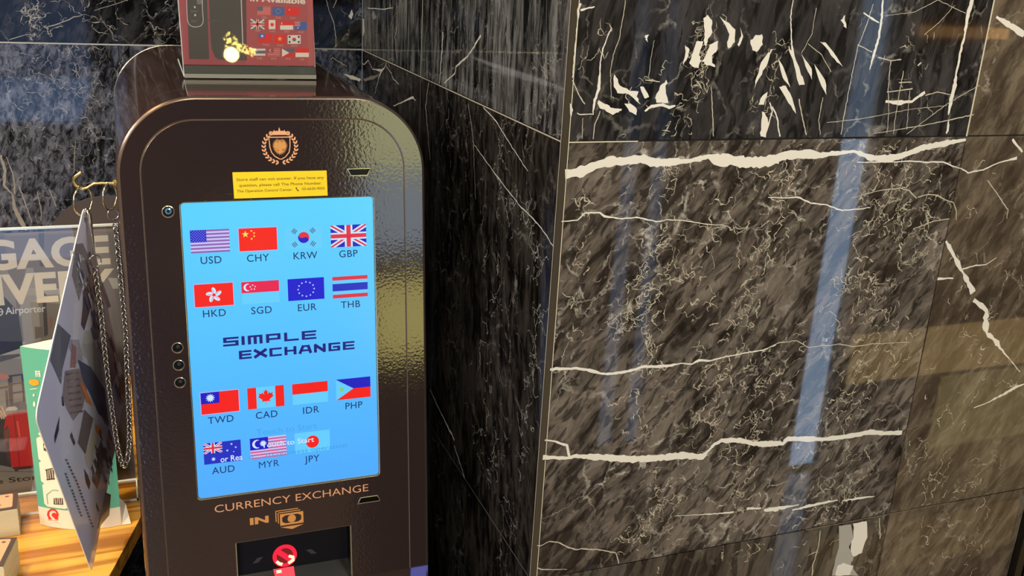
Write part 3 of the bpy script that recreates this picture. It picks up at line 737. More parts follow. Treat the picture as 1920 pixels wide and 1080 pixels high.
# door with its cut-outs
SX0, SX1, ST, SB = 0.0598, 0.3093, -0.1342, -0.5368
CX0, CX1, CT = 0.1058, 0.2652, -0.6085
def trap(x0, x1, top, bot, sl): return [(x0, top), (x0 + sl, bot), (x1 - sl, bot), (x1, top)]
slot_a = trap(0.2755, 0.3056, -0.0966, -0.1045, 0.0042)
slot_b = [(0.2776, -0.5765), (0.2790, -0.5745), (0.2822, -0.5690), (0.3052, -0.5690), (0.3086, -0.5745), (0.3086, -0.5765)]
slot_b = list(reversed(slot_b))
HOLES = [(0.0454, -0.3232), (0.0456, -0.3468), (0.0458, -0.3706)]
k = MB()
door_o = arch(DX0, DX1, DT, DB, DR, 18); door_i = arch(DX0 + 0.0006, DX1 - 0.0006, DT - 0.0006, DB, DR - 0.0006, 18)
holes = [rrect(SX0, SB, SX1, ST, 0.0045), slot_a, slot_b, disc(0.0446, -0.1447, 0.0064)] + [disc(x, v, 0.0064) for x, v in HOLES]
outline = [(CX0, DB)] + [door_i[0]] + door_i[1:-1] + [door_i[-1]] + [(CX1, DB), (CX1, CT), (CX0, CT)]
shape(k, FACE, outline, BODY, 0.0008, holes)
nn = len(door_o)
k.mesh([fpt(x, v, 0.0002) for x, v in door_o] + [fpt(x, v, 0.0008) for x, v in door_i], [(i, nn + i, nn + i + 1, i + 1) for i in range(nn - 1)], EDGE)
for hl in holes:                                     # sheet thickness inside the holes
    ring2(k, FACE, hl, hl, BLACKG, 0.0008, -0.004)
k.build('door', kiosk)
# screen
k = MB()
scr_top, scr_bot = rgb(84, 208, 255), rgb(74, 170, 255)
M = bpy.data.materials.new('screen_blue'); M.use_nodes = True
nt = M.node_tree; bs = nt.nodes['Principled BSDF']; bs.inputs['Base Color'].default_value = (0.01, 0.01, 0.01, 1); bs.inputs['Roughness'].default_value = 0.25
at_ = nt.nodes.new('ShaderNodeTexCoord'); sp = nt.nodes.new('ShaderNodeSeparateXYZ'); nt.links.new(at_.outputs['Object'], sp.inputs[0])
mr = nt.nodes.new('ShaderNodeMapRange'); mr.inputs[1].default_value = FACE.p(0, SB).z; mr.inputs[2].default_value = FACE.p(0, ST).z
nt.links.new(sp.outputs['Z'], mr.inputs[0])
rm = nt.nodes.new('ShaderNodeValToRGB'); rm.color_ramp.elements[0].color = scr_bot; rm.color_ramp.elements[1].color = scr_top
nt.links.new(mr.outputs[0], rm.inputs[0]); nt.links.new(rm.outputs[0], bs.inputs['Emission Color']); bs.inputs['Emission Strength'].default_value = 1.0
flat(k, FACE, [(SX0 - .002, SB - .002), (SX1 + .002, SB - .002), (SX1 + .002, ST + .002), (SX0 - .002, ST + .002)], M, -0.0024)
screen = k.build('screen', kiosk)
SH = -0.0021
def on_screen(px, py):
    pl = Plane(FACE.p(0, 0, SH), FACE.u, FACE.v); return pl.at(px, py)
SP = Plane(FACE.p(0, 0, SH), FACE.u, FACE.v)
k = MB()
ring2(k, FACE, rrect(SX0 - .0014, SB - .0018, SX1 + .0014, ST + .0010, 0.0055), rrect(SX0, SB, SX1, ST, 0.0045), EDGEL, 0.0010, 0.0006)
ring2(k, FACE, rrect(SX0, SB, SX1, ST, 0.0045), rrect(SX0 + .0004, SB + .0004, SX1 - .0004, ST - .0004, 0.0045), EDGEL, 0.0006, -0.0022)
k.build('screen_frame', kiosk)

W_ = screen_ink(206, 228, 255); LB = screen_ink(98, 205, 255); RED = screen_ink(245, 20, 12); CRIM = screen_ink(222, 40, 66); NAVY = screen_ink(10, 8, 190)
DKB = screen_ink(8, 50, 110); YEL = screen_ink(240, 220, 90); PURP = screen_ink(140, 92, 176); LILA = screen_ink(198, 196, 246); LOGO = screen_ink(16, 16, 120); GREY = screen_ink(30, 72, 104); GHOST = screen_ink(62, 158, 226); PINKL = screen_ink(196, 176, 240)
FWD, FHT = 0.0488, 0.0300
def union_jack(k, x0, y0, w, h, d=0.0):
    rect(k, SP, x0, y0, x0+w, y0+h, NAVY, .0001+d)
    for sgn in (1, -1):
        for wd, m_, z in ((h*.22, W_, .00016), (h*.08, CRIM, .0002)):
            a = (x0, y0 if sgn > 0 else y0+h); c = (x0+w, y0+h if sgn > 0 else y0)
            dx, dy = c[0]-a[0], c[1]-a[1]; L_ = math.hypot(dx, dy); ix = wd/2
            # band clipped to the flag
            ex = ix * L_ / abs(dy); ey = ix * L_ / abs(dx)
            s_ = 1 if sgn > 0 else -1
            pts = [(a[0], a[1]), (a[0] + ex, a[1]), (c[0], c[1] - s_*ey), (c[0], c[1]), (c[0] - ex, c[1]), (a[0], a[1] + s_*ey)]
            flat(k, SP, pts if s_ > 0 else list(reversed(pts)), m_, z+d)
    rect(k, SP, x0+w*.39, y0, x0+w*.61, y0+h, W_, .00024+d); rect(k, SP, x0, y0+h*.34, x0+w, y0+h*.66, W_, .00024+d)
    rect(k, SP, x0+w*.44, y0, x0+w*.56, y0+h, CRIM, .00028+d); rect(k, SP, x0, y0+h*.41, x0+w, y0+h*.59, CRIM, .00028+d)
def crescent(cx, cy, r, sh=0.35, inn=0.82):
    a = disc(cx, cy, r, 22); p = []
    r2 = r*inn; x2 = cx + r*sh
    out = [q for q in a if math.hypot(q[0]-x2, q[1]-cy) >= r2]
    out.sort(key=lambda q: (math.atan2(q[1]-cy, q[0]-cx)) % (2*math.pi))
    inn_ = [q for q in disc(x2, cy, r2, 22) if math.hypot(q[0]-cx, q[1]-cy) <= r]
    inn_.sort(key=lambda q: -((math.atan2(q[1]-cy, q[0]-x2)) % (2*math.pi)))
    return out + inn_
def flag(code, fx, fy, lx, ly, w=FWD, h=FHT, lw=None):
    k = MB(); cx, cy = SP.at(fx, fy); x0, y0 = cx - w/2, cy - h/2; x1, y1_ = cx + w/2, cy + h/2
    R = lambda a, b, c, d, m_, z=.0002: rect(k, SP, x0 + w*a, y0 + h*b, x0 + w*c, y0 + h*d, m_, z)
    def border(m_=PINKL): rect(k, SP, x0 - .0008, y0 - .0008, x1 + .0008, y1_ + .0008, m_, .00005)
    if code == 'USD':
        R(0, 0, 1, 1, LILA, .0001)
        for i in range(7): R(0, i*2/13, 1, (i*2+1)/13, PURP, .00015)
        R(0, 6/13, .41, 1, NAVY, .0002)
        for i in range(9):
            for j in range(6 if i % 2 == 0 else 5):
                px_, py_ = x0 + w*.41*((j + (.5 if i % 2 == 0 else 1))/6), y0 + h*(6/13 + 7/13*(i+.7)/9.4)
                rect(k, SP, px_-.0007, py_-.0005, px_+.0007, py_+.0005, screen_ink(120, 130, 235), .00025)
    elif code == 'CHY':
        border(); R(0, 0, 1, 1, RED, .0001)
        shape(k, SP, star(x0+w*.17, y0+h*.74, h*.16), YEL, .0002)
        for a, b in ((.33, .88), (.40, .78), (.40, .64), (.33, .53)): shape(k, SP, star(x0+w*a, y0+h*b, h*.055), YEL, .0002)
    elif code == 'KRW':
        R(0, 0, 1, 1, LB, .0001); r = h*.25
        up = [(cx + r*math.cos(math.pi*i/16 - .5), cy + r*math.sin(math.pi*i/16 - .5)) for i in range(17)]
        shape(k, SP, disc(cx, cy, r), NAVY, .00015)
        ca, sa = math.cos(-.5), math.sin(-.5)
        s_ = [(cx - r*ca + 2*r*ca*i/12 - sa*r*.3*math.sin(2*math.pi*i/12)*-1, cy - r*sa + 2*r*sa*i/12 + ca*r*.3*math.sin(2*math.pi*i/12)*-1) for i in range(1, 12)]
        shape(k, SP, up + s_, CRIM, .0002)
        for sx, sy in ((-1, 1), (1, 1), (-1, -1), (1, -1)):
            for j in (-1, 0, 1):
                ox, oy = cx + sx*w*.25, cy + sy*h*.30; dx, dy = sx*.8, sy*.6
                a0 = (ox + dx*j*.0022, oy + dy*j*.0022)
                stroke(k, SP, [(a0[0] - dy*.0032, a0[1] + dx*.0032, .0010), (a0[0] + dy*.0032, a0[1] - dx*.0032, .0010)], GREY, .0002)
    elif code == 'GBP': union_jack(k, x0, y0, w, h)
    elif code == 'HKD':
        border(); R(0, 0, 1, 1, RED, .0001)
        for i in range(5):
            t = math.pi/2 + 2*math.pi*i/5; px_, py_ = cx + math.cos(t)*h*.2, cy + math.sin(t)*h*.2
            pet = []
            for j in range(14):
                q = 2*math.pi*j/14; a, b = math.cos(q)*h*.15, math.sin(q)*h*.085
                pet.append((px_ + a*math.cos(t+.35) - b*math.sin(t+.35), py_ + a*math.sin(t+.35) + b*math.cos(t+.35)))
            flat(k, SP, pet, W_, .0002)
            stroke(k, SP, [(cx + math.cos(t)*h*.10, cy + math.sin(t)*h*.10, .0006), (cx + math.cos(t+.25)*h*.28, cy + math.sin(t+.25)*h*.28, .0006)], CRIM, .00025)
    elif code == 'SGD':
        R(0, 0, 1, .5, LB, .0001); R(0, .5, 1, 1, screen_ink(232, 16, 76), .0001)
        shape(k, SP, crescent(x0+w*.16, y0+h*.75, h*.17), W_, .0002)
        for i in range(5):
            t = math.pi/2 + 2*math.pi*i/5; shape(k, SP, star(x0+w*.30 + math.cos(t)*h*.11, y0+h*.74 + math.sin(t)*h*.10, h*.045), W_, .0002)
    elif code == 'EUR':
        R(0, 0, 1, 1, screen_ink(4, 4, 205), .0001)
        for i in range(12):
            t = 2*math.pi*i/12; shape(k, SP, star(cx + math.cos(t)*h*.36, cy + math.sin(t)*h*.33, h*.05), W_, .0002)
    elif code == 'THB':
        R(0, 0, 1, 1, LB, .0001); R(0, 0, 1, .17, CRIM, .00015); R(0, .83, 1, 1, CRIM, .00015); R(0, .33, 1, .67, screen_ink(20, 40, 190), .00015)
    elif code == 'TWD':
        border(); R(0, 0, 1, 1, RED, .0001); R(0, .48, .49, 1, NAVY, .00015); sx, sy = x0+w*.25, y0+h*.74
        shape(k, SP, star(sx, sy, h*.21, 12, .55), W_, .0002)
    elif code == 'CAD':
        R(0, 0, 1, 1, LB, .0001); R(0, 0, .24, 1, RED, .00015); R(.76, 0, 1, 1, RED, .00015)
        leaf = [(0,-1),(.06,-.45),(.55,-.52),(.42,-.30),(.98,.12),(.80,.22),(.88,.52),(.56,.44),(.46,.60),(.20,.36),(.30,.78),(.14,.70),(0,1)]
        pts = [(cx + a*h*.36, cy + b*h*.40) for a, b in leaf] + [(cx - a*h*.36, cy + b*h*.40) for a, b in reversed(leaf[1:-1])]
        shape(k, SP, pts, RED, .0002)
    elif code == 'IDR':
        R(0, 0, 1, .5, LB, .0001); R(0, .5, 1, 1, RED, .0001)
    elif code == 'PHP':
        R(0, .5, 1, 1, NAVY, .0001); R(0, 0, 1, .5, RED, .0001)
        flat(k, SP, [(x0, y0), (x0 + w*.5, cy), (x0, y1_)], LB, .00018); shape(k, SP, star(x0+w*.16, cy, h*.13, 8, .7), screen_ink(130, 200, 120), .00024)
    elif code == 'AUD':
        R(0, 0, 1, 1, screen_ink(22, 40, 190), .0001); union_jack(k, x0, cy, w*.5, h*.5, .00006)
        shape(k, SP, star(x0+w*.25, y0+h*.22, h*.11, 7), W_, .0002)
        for a, b, c in ((.75,.84,.06),(.63,.55,.06),(.86,.66,.055),(.80,.46,.035),(.74,.18,.06)): shape(k, SP, star(x0+w*a, y0+h*b, h*c, 7), W_, .0002)
    elif code == 'MYR':
        R(0, 0, 1, 1, LILA, .0001)
        for i in range(7): R(0, i*2/14, 1, (i*2+1)/14, screen_ink(206, 84, 140), .00015)
        R(0, .43, .5, 1, NAVY, .0002)
        shape(k, SP, crescent(x0+w*.19, y0+h*.71, h*.21), W_, .00025); shape(k, SP, star(x0+w*.36, y0+h*.71, h*.16, 12, .6), W_, .00025)
    elif code == 'JPY':
        R(0, 0, 1, 1, LB, .0001); shape(k, SP, disc(cx, cy, h*.30), RED, .0002)
    f = k.build('flag', screen)
    f['label'] = {'USD':'striped red, white and blue flag','CHY':'plain red flag with yellow stars','KRW':'pale flag with a red and blue disc','GBP':'red and white crosses on blue','HKD':'red flag with a white flower','SGD':'red over pale flag with crescent','EUR':'blue flag with a ring of stars','THB':'red, pale and blue striped flag','TWD':'red flag with a blue corner','CAD':'red flag with a maple leaf','IDR':'red over pale flag','PHP':'blue over red flag with pale wedge','AUD':'blue flag with crosses in the corner','MYR':'striped flag with a crescent','JPY':'pale flag with a red disc'}[code]
    k = MB(); x, y = SP.at(lx, ly); text(k, SP, code, DKB, x, y, height=0.0100, h=.0002, bold=(0.0 if 'M' in code else 0.006), space=1.08)
    k.build('currency_code', screen)
for a in [('USD',394,452,395.8,487),('CHY',484,448.5,483.8,483),('KRW',569.4,445.3,572.7,478.4),('GBP',653.6,442,653.3,475),
          ('HKD',401.2,553,402,586.7),('SGD',488.5,547.8,490.4,581),('EUR',574,542,576,575.6),('THB',656.7,537.5,657.3,570),
          ('TWD',412.5,754,414,786),('CAD',498.7,744.7,500,776.8),('IDR',581.7,736.8,583.3,768),('PHP',662.6,728,663.6,759.4),
          ('AUD',417.2,847.7,418.7,880),('MYR',503.2,838.2,504.4,869.4),('JPY',586,828,585,859.4)]: flag(*a)
# squared logo lettering
GL = {'S': [[(1,1),(.06,1),(.06,.5),(.94,.5),(.94,0),(0,0)]], 'I': [[(.5,0),(.5,1)]], 'M': [[(.07,0),(.07,1),(.93,1),(.93,0)],[(.5,1),(.5,0)]],
      'P': [[(.07,0),(.07,1),(.93,1),(.93,.38),(.07,.38)]], 'L': [[(.08,1),(.08,0),(1,0)]], 'E': [[(1,1),(.07,1),(.07,0),(1,0)],[(.07,.5),(.95,.5)]],
      'X': [[(.0,1),(1,0)],[(0,0),(1,1)]], 'C': [[(1,1),(.07,1),(.07,0),(1,0)]], 'H': [[(.07,0),(.07,1)],[(.93,0),(.93,1)],[(.07,.5),(.93,.5)]],
      'A': [[(.0,0),(.3,1),(.8,1),(1,0)],[(.15,.34),(.92,.34)]], 'N': [[(.07,0),(.07,1),(.93,0),(.93,1)]], 'G': [[(1,1),(.07,1),(.07,0),(.93,0),(.93,.48),(.45,.48)]]}
def squared(k, s, x0, y0, cw, chh, gap, m_, th):
    x = x0
    for c in s:
        w_ = th*1.5 if c == 'I' else cw
        for line in GL[c]:
            pts = [(x + th*.5 + a*(w_ - th), y0 + th*.5 + b*(chh - th)) for a, b in line]
            for i in range(len(pts) - 1):
                (ax, ay), (bx, by) = pts[i], pts[i+1]; L_ = math.hypot(bx-ax, by-ay); ex, ey = (bx-ax)/L_*th*.5, (by-ay)/L_*th*.5
                tt = th*1.55 if abs(by-ay) > abs(bx-ax)*.6 else th
                stroke(k, SP, [(ax-ex, ay-ey, tt), (bx+ex, by+ey, tt)], m_, .0002 + .00001*i)
        x += w_ + gap
    return x
k = MB()
xa, ya = SP.at(418.5, 650); xb, _ = SP.at(593, 640)
squared(k, 'SIMPLE', xa, ya, 0.0203, 0.0122, 0.0036, LOGO, 0.0027)
xa, ya = SP.at(448, 674)
squared(k, 'EXCHANGE', xa, ya, 0.0168, 0.0118, 0.0032, LOGO, 0.0026)
k.build('logo_lettering', screen)
k = MB()                                               # message scrolling over the lower flags
x, y = SP.at(538, 804); text(k, SP, 'Touch to Start', GHOST, x, y, height=.009, width=.082, h=.0001, bold=-.012)
x, y = SP.at(540, 829); text(k, SP, 'Touch to Start', W_, x, y, height=.0075, width=.072, h=.00032, bold=.01)
x, y = SP.at(434, 858.5); text(k, SP, 'or Rea', W_, x, y, height=.0085, width=.029, h=.00036, bold=.012)
x, y = SP.at(560, 845); text(k, SP, 'd ... to business operation', GHOST, x, y, height=.0068, width=.135, h=.0003, bold=.0, rot=0.0)
k.build('message_lettering', screen)

# crest
k = MB(); cx, cy = 0.1872, -0.0635
def C(a, b, sc=0.0000795, ox=572, oy=525): return (cx + (a - ox)*sc*0.695, cy - (b - oy)*sc*0.69)
def leafp(a, b, ang, L_=95, w_=26):
    t = math.radians(ang); pts = []
    for u_, s_ in ((0,0),(.3,.8),(.65,1),(1,0),(.65,-1),(.3,-.8)): pts.append(C(a + math.cos(t)*L_*u_ - math.sin(t)*w_*s_*.8, b - math.sin(t)*L_*u_ - math.cos(t)*w_*s_*.8))
    shape(k, FACE, pts, COPPER, .0011)
for i in range(11):
    t = math.radians(264 - i*13.4); a = 572 + 372*math.cos(t); b = 560 - 372*math.sin(t)
    tan = math.degrees(t) - 90
    leafp(a, b, tan + 32); leafp(a, b, tan - 32)
    t2 = math.pi - t; a2 = 572 + 372*math.cos(t2); tan2 = math.degrees(t2) + 90
    leafp(a2, b, tan2 + 32); leafp(a2, b, tan2 - 32)
leafp(572 + 372*math.cos(math.radians(128)), 560 - 372*math.sin(math.radians(128)), 52, 100); leafp(572 + 372*math.cos(math.radians(52)), 560 - 372*math.sin(math.radians(52)), 128, 100)
shape(k, FACE, [C(*q) for q in [(400,278),(738,278),(742,240),(768,185),(715,210),(690,160),(650,195),(630,175),(600,195),(570,95),(540,195),(505,175),(480,195),(445,160),(420,210),(365,185),(395,240)]], COPPER, .0011)
sh_o = [(310,318),(824,318),(815,560),(790,690),(700,800),(600,862),(540,850),(440,790),(360,690),(325,560)]
sh_i = [(332,342),(800,342),(793,556),(768,680),(685,785),(590,838),(550,830),(452,770),(382,680),(348,556)]
o2 = [C(*q) for q in sh_o]; i2 = [C(*q) for q in sh_i]
k.mesh([FACE.p(x, y, .0011) for x, y in o2] + [FACE.p(x, y, .0011) for x, y in i2], [(i, (i+1) % 10, 10 + (i+1) % 10, 10 + i) for i in range(10)], COPPER)
eag = []
for i in range(60):                                     # feathered body
    t = 2*math.pi*i/60; r_ = (190 if i % 2 == 0 else 136) * (1.0 if math.sin(t) > -0.2 else 1.16 - .22*abs(math.cos(t))) * (0.86 if abs(math.cos(t)) < .28 and math.sin(t) > 0 else 1.0)
    eag.append(C(572 + math.cos(t)*r_*.98, 540 - math.sin(t)*r_*1.02))
shape(k, FACE, eag, COPPER_D, .0011)
RB = mat('rust_print', rgb(150, 78, 36), 0.4)
for a, b, c in ((522,435,22),(618,430,22),(525,640,20),(640,630,24),(480,600,12),(680,600,12)): shape(k, FACE, disc(*C(a, b), c*.000055, 10), RB, .0013)
k.build('crest_emblem', kiosk)
# lettering on the door
k = MB(); x0_, y0_ = 0.0800, -0.5538
text(k, FACE, 'CURRENCY EXCHANGE', COPPER, 0.1864, y0_, height=.0113, width=.2130, h=.0011, bold=-.004)
k.build('nameplate_lettering', kiosk)
k = MB(); text(k, FACE, 'IN', COPPER_D, 0.1383, -0.5797, height=.0098, width=.0255, h=.0011, bold=.045)
k.build('slot_lettering', kiosk)
k = MB()
nx0, nx1, ny0, ny1 = 0.1665, 0.1990, -0.5930, -0.5756
shape(k, FACE, [(nx0,ny0),(nx1,ny0),(nx1,ny1),(nx0,ny1)], COPPER_D, .0011, [[(nx0+.003, ny0+.0055),(nx0+.0075,ny0+.0028),(nx1-.0075,ny0+.0028),(nx1-.003,ny0+.0055),(nx1-.003,ny1-.0055),(nx1-.0075,ny1-.0028),(nx0+.0075,ny1-.0028),(nx0+.003,ny1-.0055)]])
shape(k, FACE, disc((nx0+nx1)/2, (ny0+ny1)/2, .0058), COPPER_D, .0011)
for i in (1, 2):
    d = .0030*i
    flat(k, FACE, [(nx0-d, ny0+d+.001), (nx0-d+.0013, ny0+d+.001), (nx0-d+.0013, ny1+d), (nx0-d, ny1+d)], COPPER_D, .0011)
    flat(k, FACE, [(nx0-d, ny1+d-.0013), (nx1-d-.001, ny1+d-.0013), (nx1-d-.001, ny1+d), (nx0-d, ny1+d)], COPPER_D, .0011)
flat(k, FACE, [(0.1665, -.5952), (0.1828, -.6003), (0.1990, -.5952)], COPPER_D, .0011)
k.build('banknote_icon', kiosk)
# camera eye and sensor holes
k = MB()
ring2(k, FACE, disc(.0446,-.1447,.0079), disc(.0446,-.1447,.0068), EDGEL, .0009, .0016); ring2(k, FACE, disc(.0446,-.1447,.0068), disc(.0446,-.1447,.0062), EDGEL, .0016, -.001)
shape(k, FACE, disc(.0446,-.1447,.0064), BLACKG, -.002)
cam_o = k.build('camera_eye', kiosk)
k = MB()
for i, (r_a, h_a, r_b, h_b) in enumerate(((.0044,-.0018,.0040,.0002),(.0040,.0002,.0022,.0012))): ring2(k, FACE, disc(.0448,-.1440,r_a), disc(.0448,-.1440,r_b), mat('lens_glass', rgb(120, 170, 200), .05, metal=.6), h_a, h_b, True)
shape(k, FACE, disc(.0448,-.1440,.0022), mat('lens_pupil', rgb(20, 40, 60), .05), .0012)
k.build('lens', cam_o)
for i, (x, v) in enumerate(HOLES):
    k = MB()
    ring2(k, FACE, disc(x,v,.0074), disc(x,v,.0066), EDGEL, .0009, .0014); ring2(k, FACE, disc(x,v,.0066), disc(x,v,.0060), EDGEL, .0014, -.0015)
    so = k.build('sensor_hole', kiosk)
    k = MB(); shape(k, FACE, disc(x,v,.0064), BLACKG, -.0035); shape(k, FACE, disc(x+.0006,v+.0008,.0024), paint('sensor_dark_grey', 46, 42, 40, .3), -.0032); k.build('sensor', so)
for s_, nm in ((slot_a, 'upper'), (slot_b, 'lower')):
    k = MB(); cxx = sum(q[0] for q in s_)/len(s_); cyy = sum(q[1] for q in s_)/len(s_)
    big = [(cxx + (a-cxx)*1.05 + .0006*(1 if a > cxx else -1), cyy + (b-cyy)*1.05 + (.0007 if b > cyy else -.0011)) for a, b in s_]
    ring2(k, FACE, big, s_, EDGEL, .0009, .0011)
    shape(k, FACE, s_, BLACKG, -.0035)
    k.build('speaker_slot', kiosk)
# yellow notice
k = MB()
YEL_P = mat('yellow_film', rgb(232, 196, 0), .35); INK = mat('brown_ink', rgb(110, 84, 8), .5); INKD = mat('dark_ink', rgb(40, 26, 8), .5)
yp = [(.1256,-.0968),(.2468,-.0974),(.2472,-.1308),(.1262,-.1308)]
k.prism([FACE.p(x,y,.0009) for x,y in reversed(yp)], [FACE.p(x,y,.0014) for x,y in reversed(yp)], YEL_P)
for s_, y, w_ in (('Store staff can not answer. If you have any', -.1062, .113), ('question, please call The Phone Number.', -.1137, .107)):
    text(k, FACE, s_, INK, .1865, y, height=.0038, width=w_, h=.0016, bold=.01)
text(k, FACE, 'The Operation Control Center:', INK, .1655, -.1211, height=.0036, width=.071, h=.0016, bold=.01)
text(k, FACE, '03-6630-9050', INK, .2285, -.1207, height=.0036, width=.030, h=.0016, bold=.01)
stroke(k, FACE, [(.2060,-.1186,.0018),(.2062,-.1206,.0011),(.2075,-.1224,.0011),(.2092,-.1232,.0018)], INKD, .0016)
o_ = k.build('notice_sticker', kiosk); o_['label'] = 'yellow notice sticker with small brown print'
# cash tray behind the lower opening
k = MB(); dp = .040
TB = mat('tray_black', rgb(5, 5, 7), .3, spec=.25); TBM = mat('tray_black_plate', rgb(9, 9, 14), .4, spec=.2)
P = lambda x, v, h: FACE.p(x, v, h)
k.poly([P(CX0,CT,0),P(CX1,CT,0),P(CX1,CT,-dp),P(CX0,CT,-dp)], TB); k.poly([P(CX0,DB-.15,0),P(CX0,CT,0),P(CX0,CT,-dp),P(CX0,DB-.15,-dp)], TB)
k.poly([P(CX1,CT,0),P(CX1,DB-.15,0),P(CX1,DB-.15,-dp),P(CX1,CT,-dp)], TB)
k.poly([P(CX0,CT,-.024),P(CX0,-.671,-.024),P(CX1,-.671,-.024),P(CX1,CT,-.024)], TBM)
k.poly([P(CX0,-.671,-.024),P(CX0,-.690,-.003),P(CX1,-.690,-.003),P(CX1,-.671,-.024)], TB)
tray = k.build('cash_tray', kiosk)
k = MB()
flat(k, FACE, [(CX0-.0012,DB),(CX0+.0002,DB),(CX0+.0002,CT),(CX0-.0012,CT)], EDGEL, .0012); flat(k, FACE, [(CX1-.0004,DB),(CX1+.0014,DB),(CX1+.0014,CT),(CX1-.0004,CT)], EDGEL, .0012)
flat(k, FACE, [(CX0,CT-.0002),(CX1,CT-.0002),(CX1,CT+.0006),(CX0,CT+.0006)], EDGE, .0012)
k.build('tray_frame', tray)
k = MB()
LR = mat('led_red', rgb(255, 14, 50), .3, emit=1.6); LRD = mat('led_red_dim', rgb(150, 6, 16), .3, emit=.6); LWH = mat('led_hot', rgb(255, 225, 170), .3, emit=1.6)
RP = Plane(FACE.p(0, 0, -.0235), FACE.u, FACE.v)
rx, ry = RP.at(534, 1042)
ro, ri = disc(rx, ry, .0172, 28), disc(rx, ry, .0118, 28)
ring2(k, RP, ro, ri, LR, .0, .0)
shape(k, RP, ri, LRD, -.0004)
stroke(k, RP, [(rx-.0095, ry+.0085, .0075),(rx+.0085, ry-.0080, .0075)], LR, .0003)
stroke(k, RP, [(rx-.0120,ry-.0065,.004),(rx-.0085,ry-.0105,.0045),(rx-.0040,ry-.0125,.0045)], LWH, .0005); stroke(k, RP, [(rx+.0055,ry-.0010,.004),(rx+.0115,ry-.0040,.005),(rx+.0115,ry-.0085,.005),(rx+.0045,ry-.0122,.0045)], LWH, .0005)
o_ = k.build('stop_light', tray); o_['label'] = 'red no-entry light'
k = MB(); x, y = RP.at(534, 1078)
k.poly([P(x-.016,-.6695,-.0228),P(x-.014,-.682,-.0105),P(x+.013,-.682,-.0105),P(x+.013,-.6695,-.0228)], LR)
k.poly([P(x-.012,-.671,-.0208),P(x-.012,-.674,-.0178),P(x-.005,-.674,-.0178),P(x-.005,-.671,-.0208)], LWH)
k.build('slot_light', tray)
for sx in (-1, 1):
    k = MB(); flat(k, RP, [(rx+sx*.030,ry+.004),(rx+sx*.038,ry+.004),(rx+sx*.046,ry-.004),(rx+sx*.038,ry-.004)][::(1 if sx < 0 else 1)], paint('tray_grey_mark', 44, 42, 48, .4), .0003); k.build('chevron_mark', tray)

# brass hook screwed to the left side of the cabinet
HP = Plane((0, 1.312, CAMZ), (1, 0, 0), (0, 0, 1))
BRASS = mat('brass', rgb(206, 184, 120), .2, metal=.95)
def hpt(px, py, dy=0.0): x, z = HP.at(px, py); return Vector((x, 1.312 + dy, CAMZ + z))
hk = MB()
hook_px = [(152.5,323),(146,328),(138.5,334),(138,340),(142,347),(149,352),(155,354),(163,352.5),(171,347),(177,344),(186,343.5),(199,343.5),(210,344)]
hp = [hpt(*q) for q in hook_px]; hp[-1].x = KX0 + .001
hk.tube(hp, [.0024]*3 + [.0019]*(len(hp)-3), BRASS, 10)
hk.build('hook', kiosk)
hk = MB(); c_ = hp[-1]; hk.prism([(KX0, c_.y + .0055*math.cos(t*math.pi/8), c_.z + .0055*math.sin(t*math.pi/8)) for t in range(16)], [(KX0-.0035, c_.y + .0045*math.cos(t*math.pi/8), c_.z + .0045*math.sin(t*math.pi/8)) for t in range(16)], BRASS); hk.build('hook_plate', kiosk)

# ================================================================== THINGS ON THE HOOK
STEEL = mat('polished_steel', rgb(200, 198, 190), .15, metal=1.0)
def torus(mb, c, r, tr, yaw, m_, pitch=0.0, n=28, ry=None):
    ry = ry or r; pts = []
    for i in range(n):
        t = 2*math.pi*i/n; a, b = math.cos(t)*r, math.sin(t)*ry
        q = Vector((a, b*math.sin(pitch), b*math.cos(pitch))); q.rotate(Matrix.Rotation(yaw, 3, 'Z')); pts.append(Vector(c) + q)
    mb.tube(pts, tr, m_, 8, closed=True)
BR2 = mat('ring_brass', rgb(190, 182, 146), .18, metal=.95)
def split_ring(px, py, r, yaw, label):
    mb = MB(); c = hpt(px, py); torus(mb, c, r, .0012, yaw, BR2)
    o = mb.build('split_ring'); tag(o, label, 'ring', 'rings on the hook')
    return c
R1 = split_ring(155.5, 376.5, .0188, math.radians(57), 'large split ring hanging from the bend of the brass hook, carrying the laminated sheet')
R2 = split_ring(206, 368.5, .0172, math.radians(62), 'split ring on the brass hook close to the machine side, carrying the chain end')
# chain: clasp, small rings and links
ch_root = empty('key_chain', hpt(178, 490), 'steel curb chain looping down in front of the laminated sheet', 'chain')
CHS = mat('chain_steel', rgb(196, 190, 178), .2, metal=1.0)
mb = MB(); mb.tube([hpt(163, 394), hpt(166, 402), hpt(169, 420), hpt(172, 440)], [.0014,.0034,.0030,.0020], CHS, 10); torus(mb, hpt(163, 399), .0042, .0011, math.radians(60), CHS, ry=.006)
mb.build('lobster_clasp', ch_root)
mb = MB(); mb.tube([hpt(172, 440), hpt(174, 452), hpt(177, 478)], [.0024,.0017,.0012], CHS, 10); mb.build('swivel', ch_root)
for q in ((178, 490, .0080), (212, 402, .0072)):
    mb = MB(); torus(mb, hpt(q[0], q[1]), q[2], .0008, math.radians(25), STEEL); mb.build('jump_ring', ch_root)
def spline(pts, step):
    P = []
    for i in range(len(pts) - 1):
        p0, p1, p2, p3 = pts[max(i-1,0)], pts[i], pts[i+1], pts[min(i+2,len(pts)-1)]
        for j in range(20):
            t = j/20; P.append(p1*1.0 if False else 0.5*((2*p1) + (p2-p0)*t + (2*p0-5*p1+4*p2-p3)*t*t + (3*p1-p0-3*p2+p3)*t**3))
    P.append(pts[-1]); out = [P[0]]; acc = 0
    for i in range(1, len(P)):
        d = (P[i]-P[i-1]).length; acc += d
        if acc >= step: out.append(P[i]); acc = 0
    return out
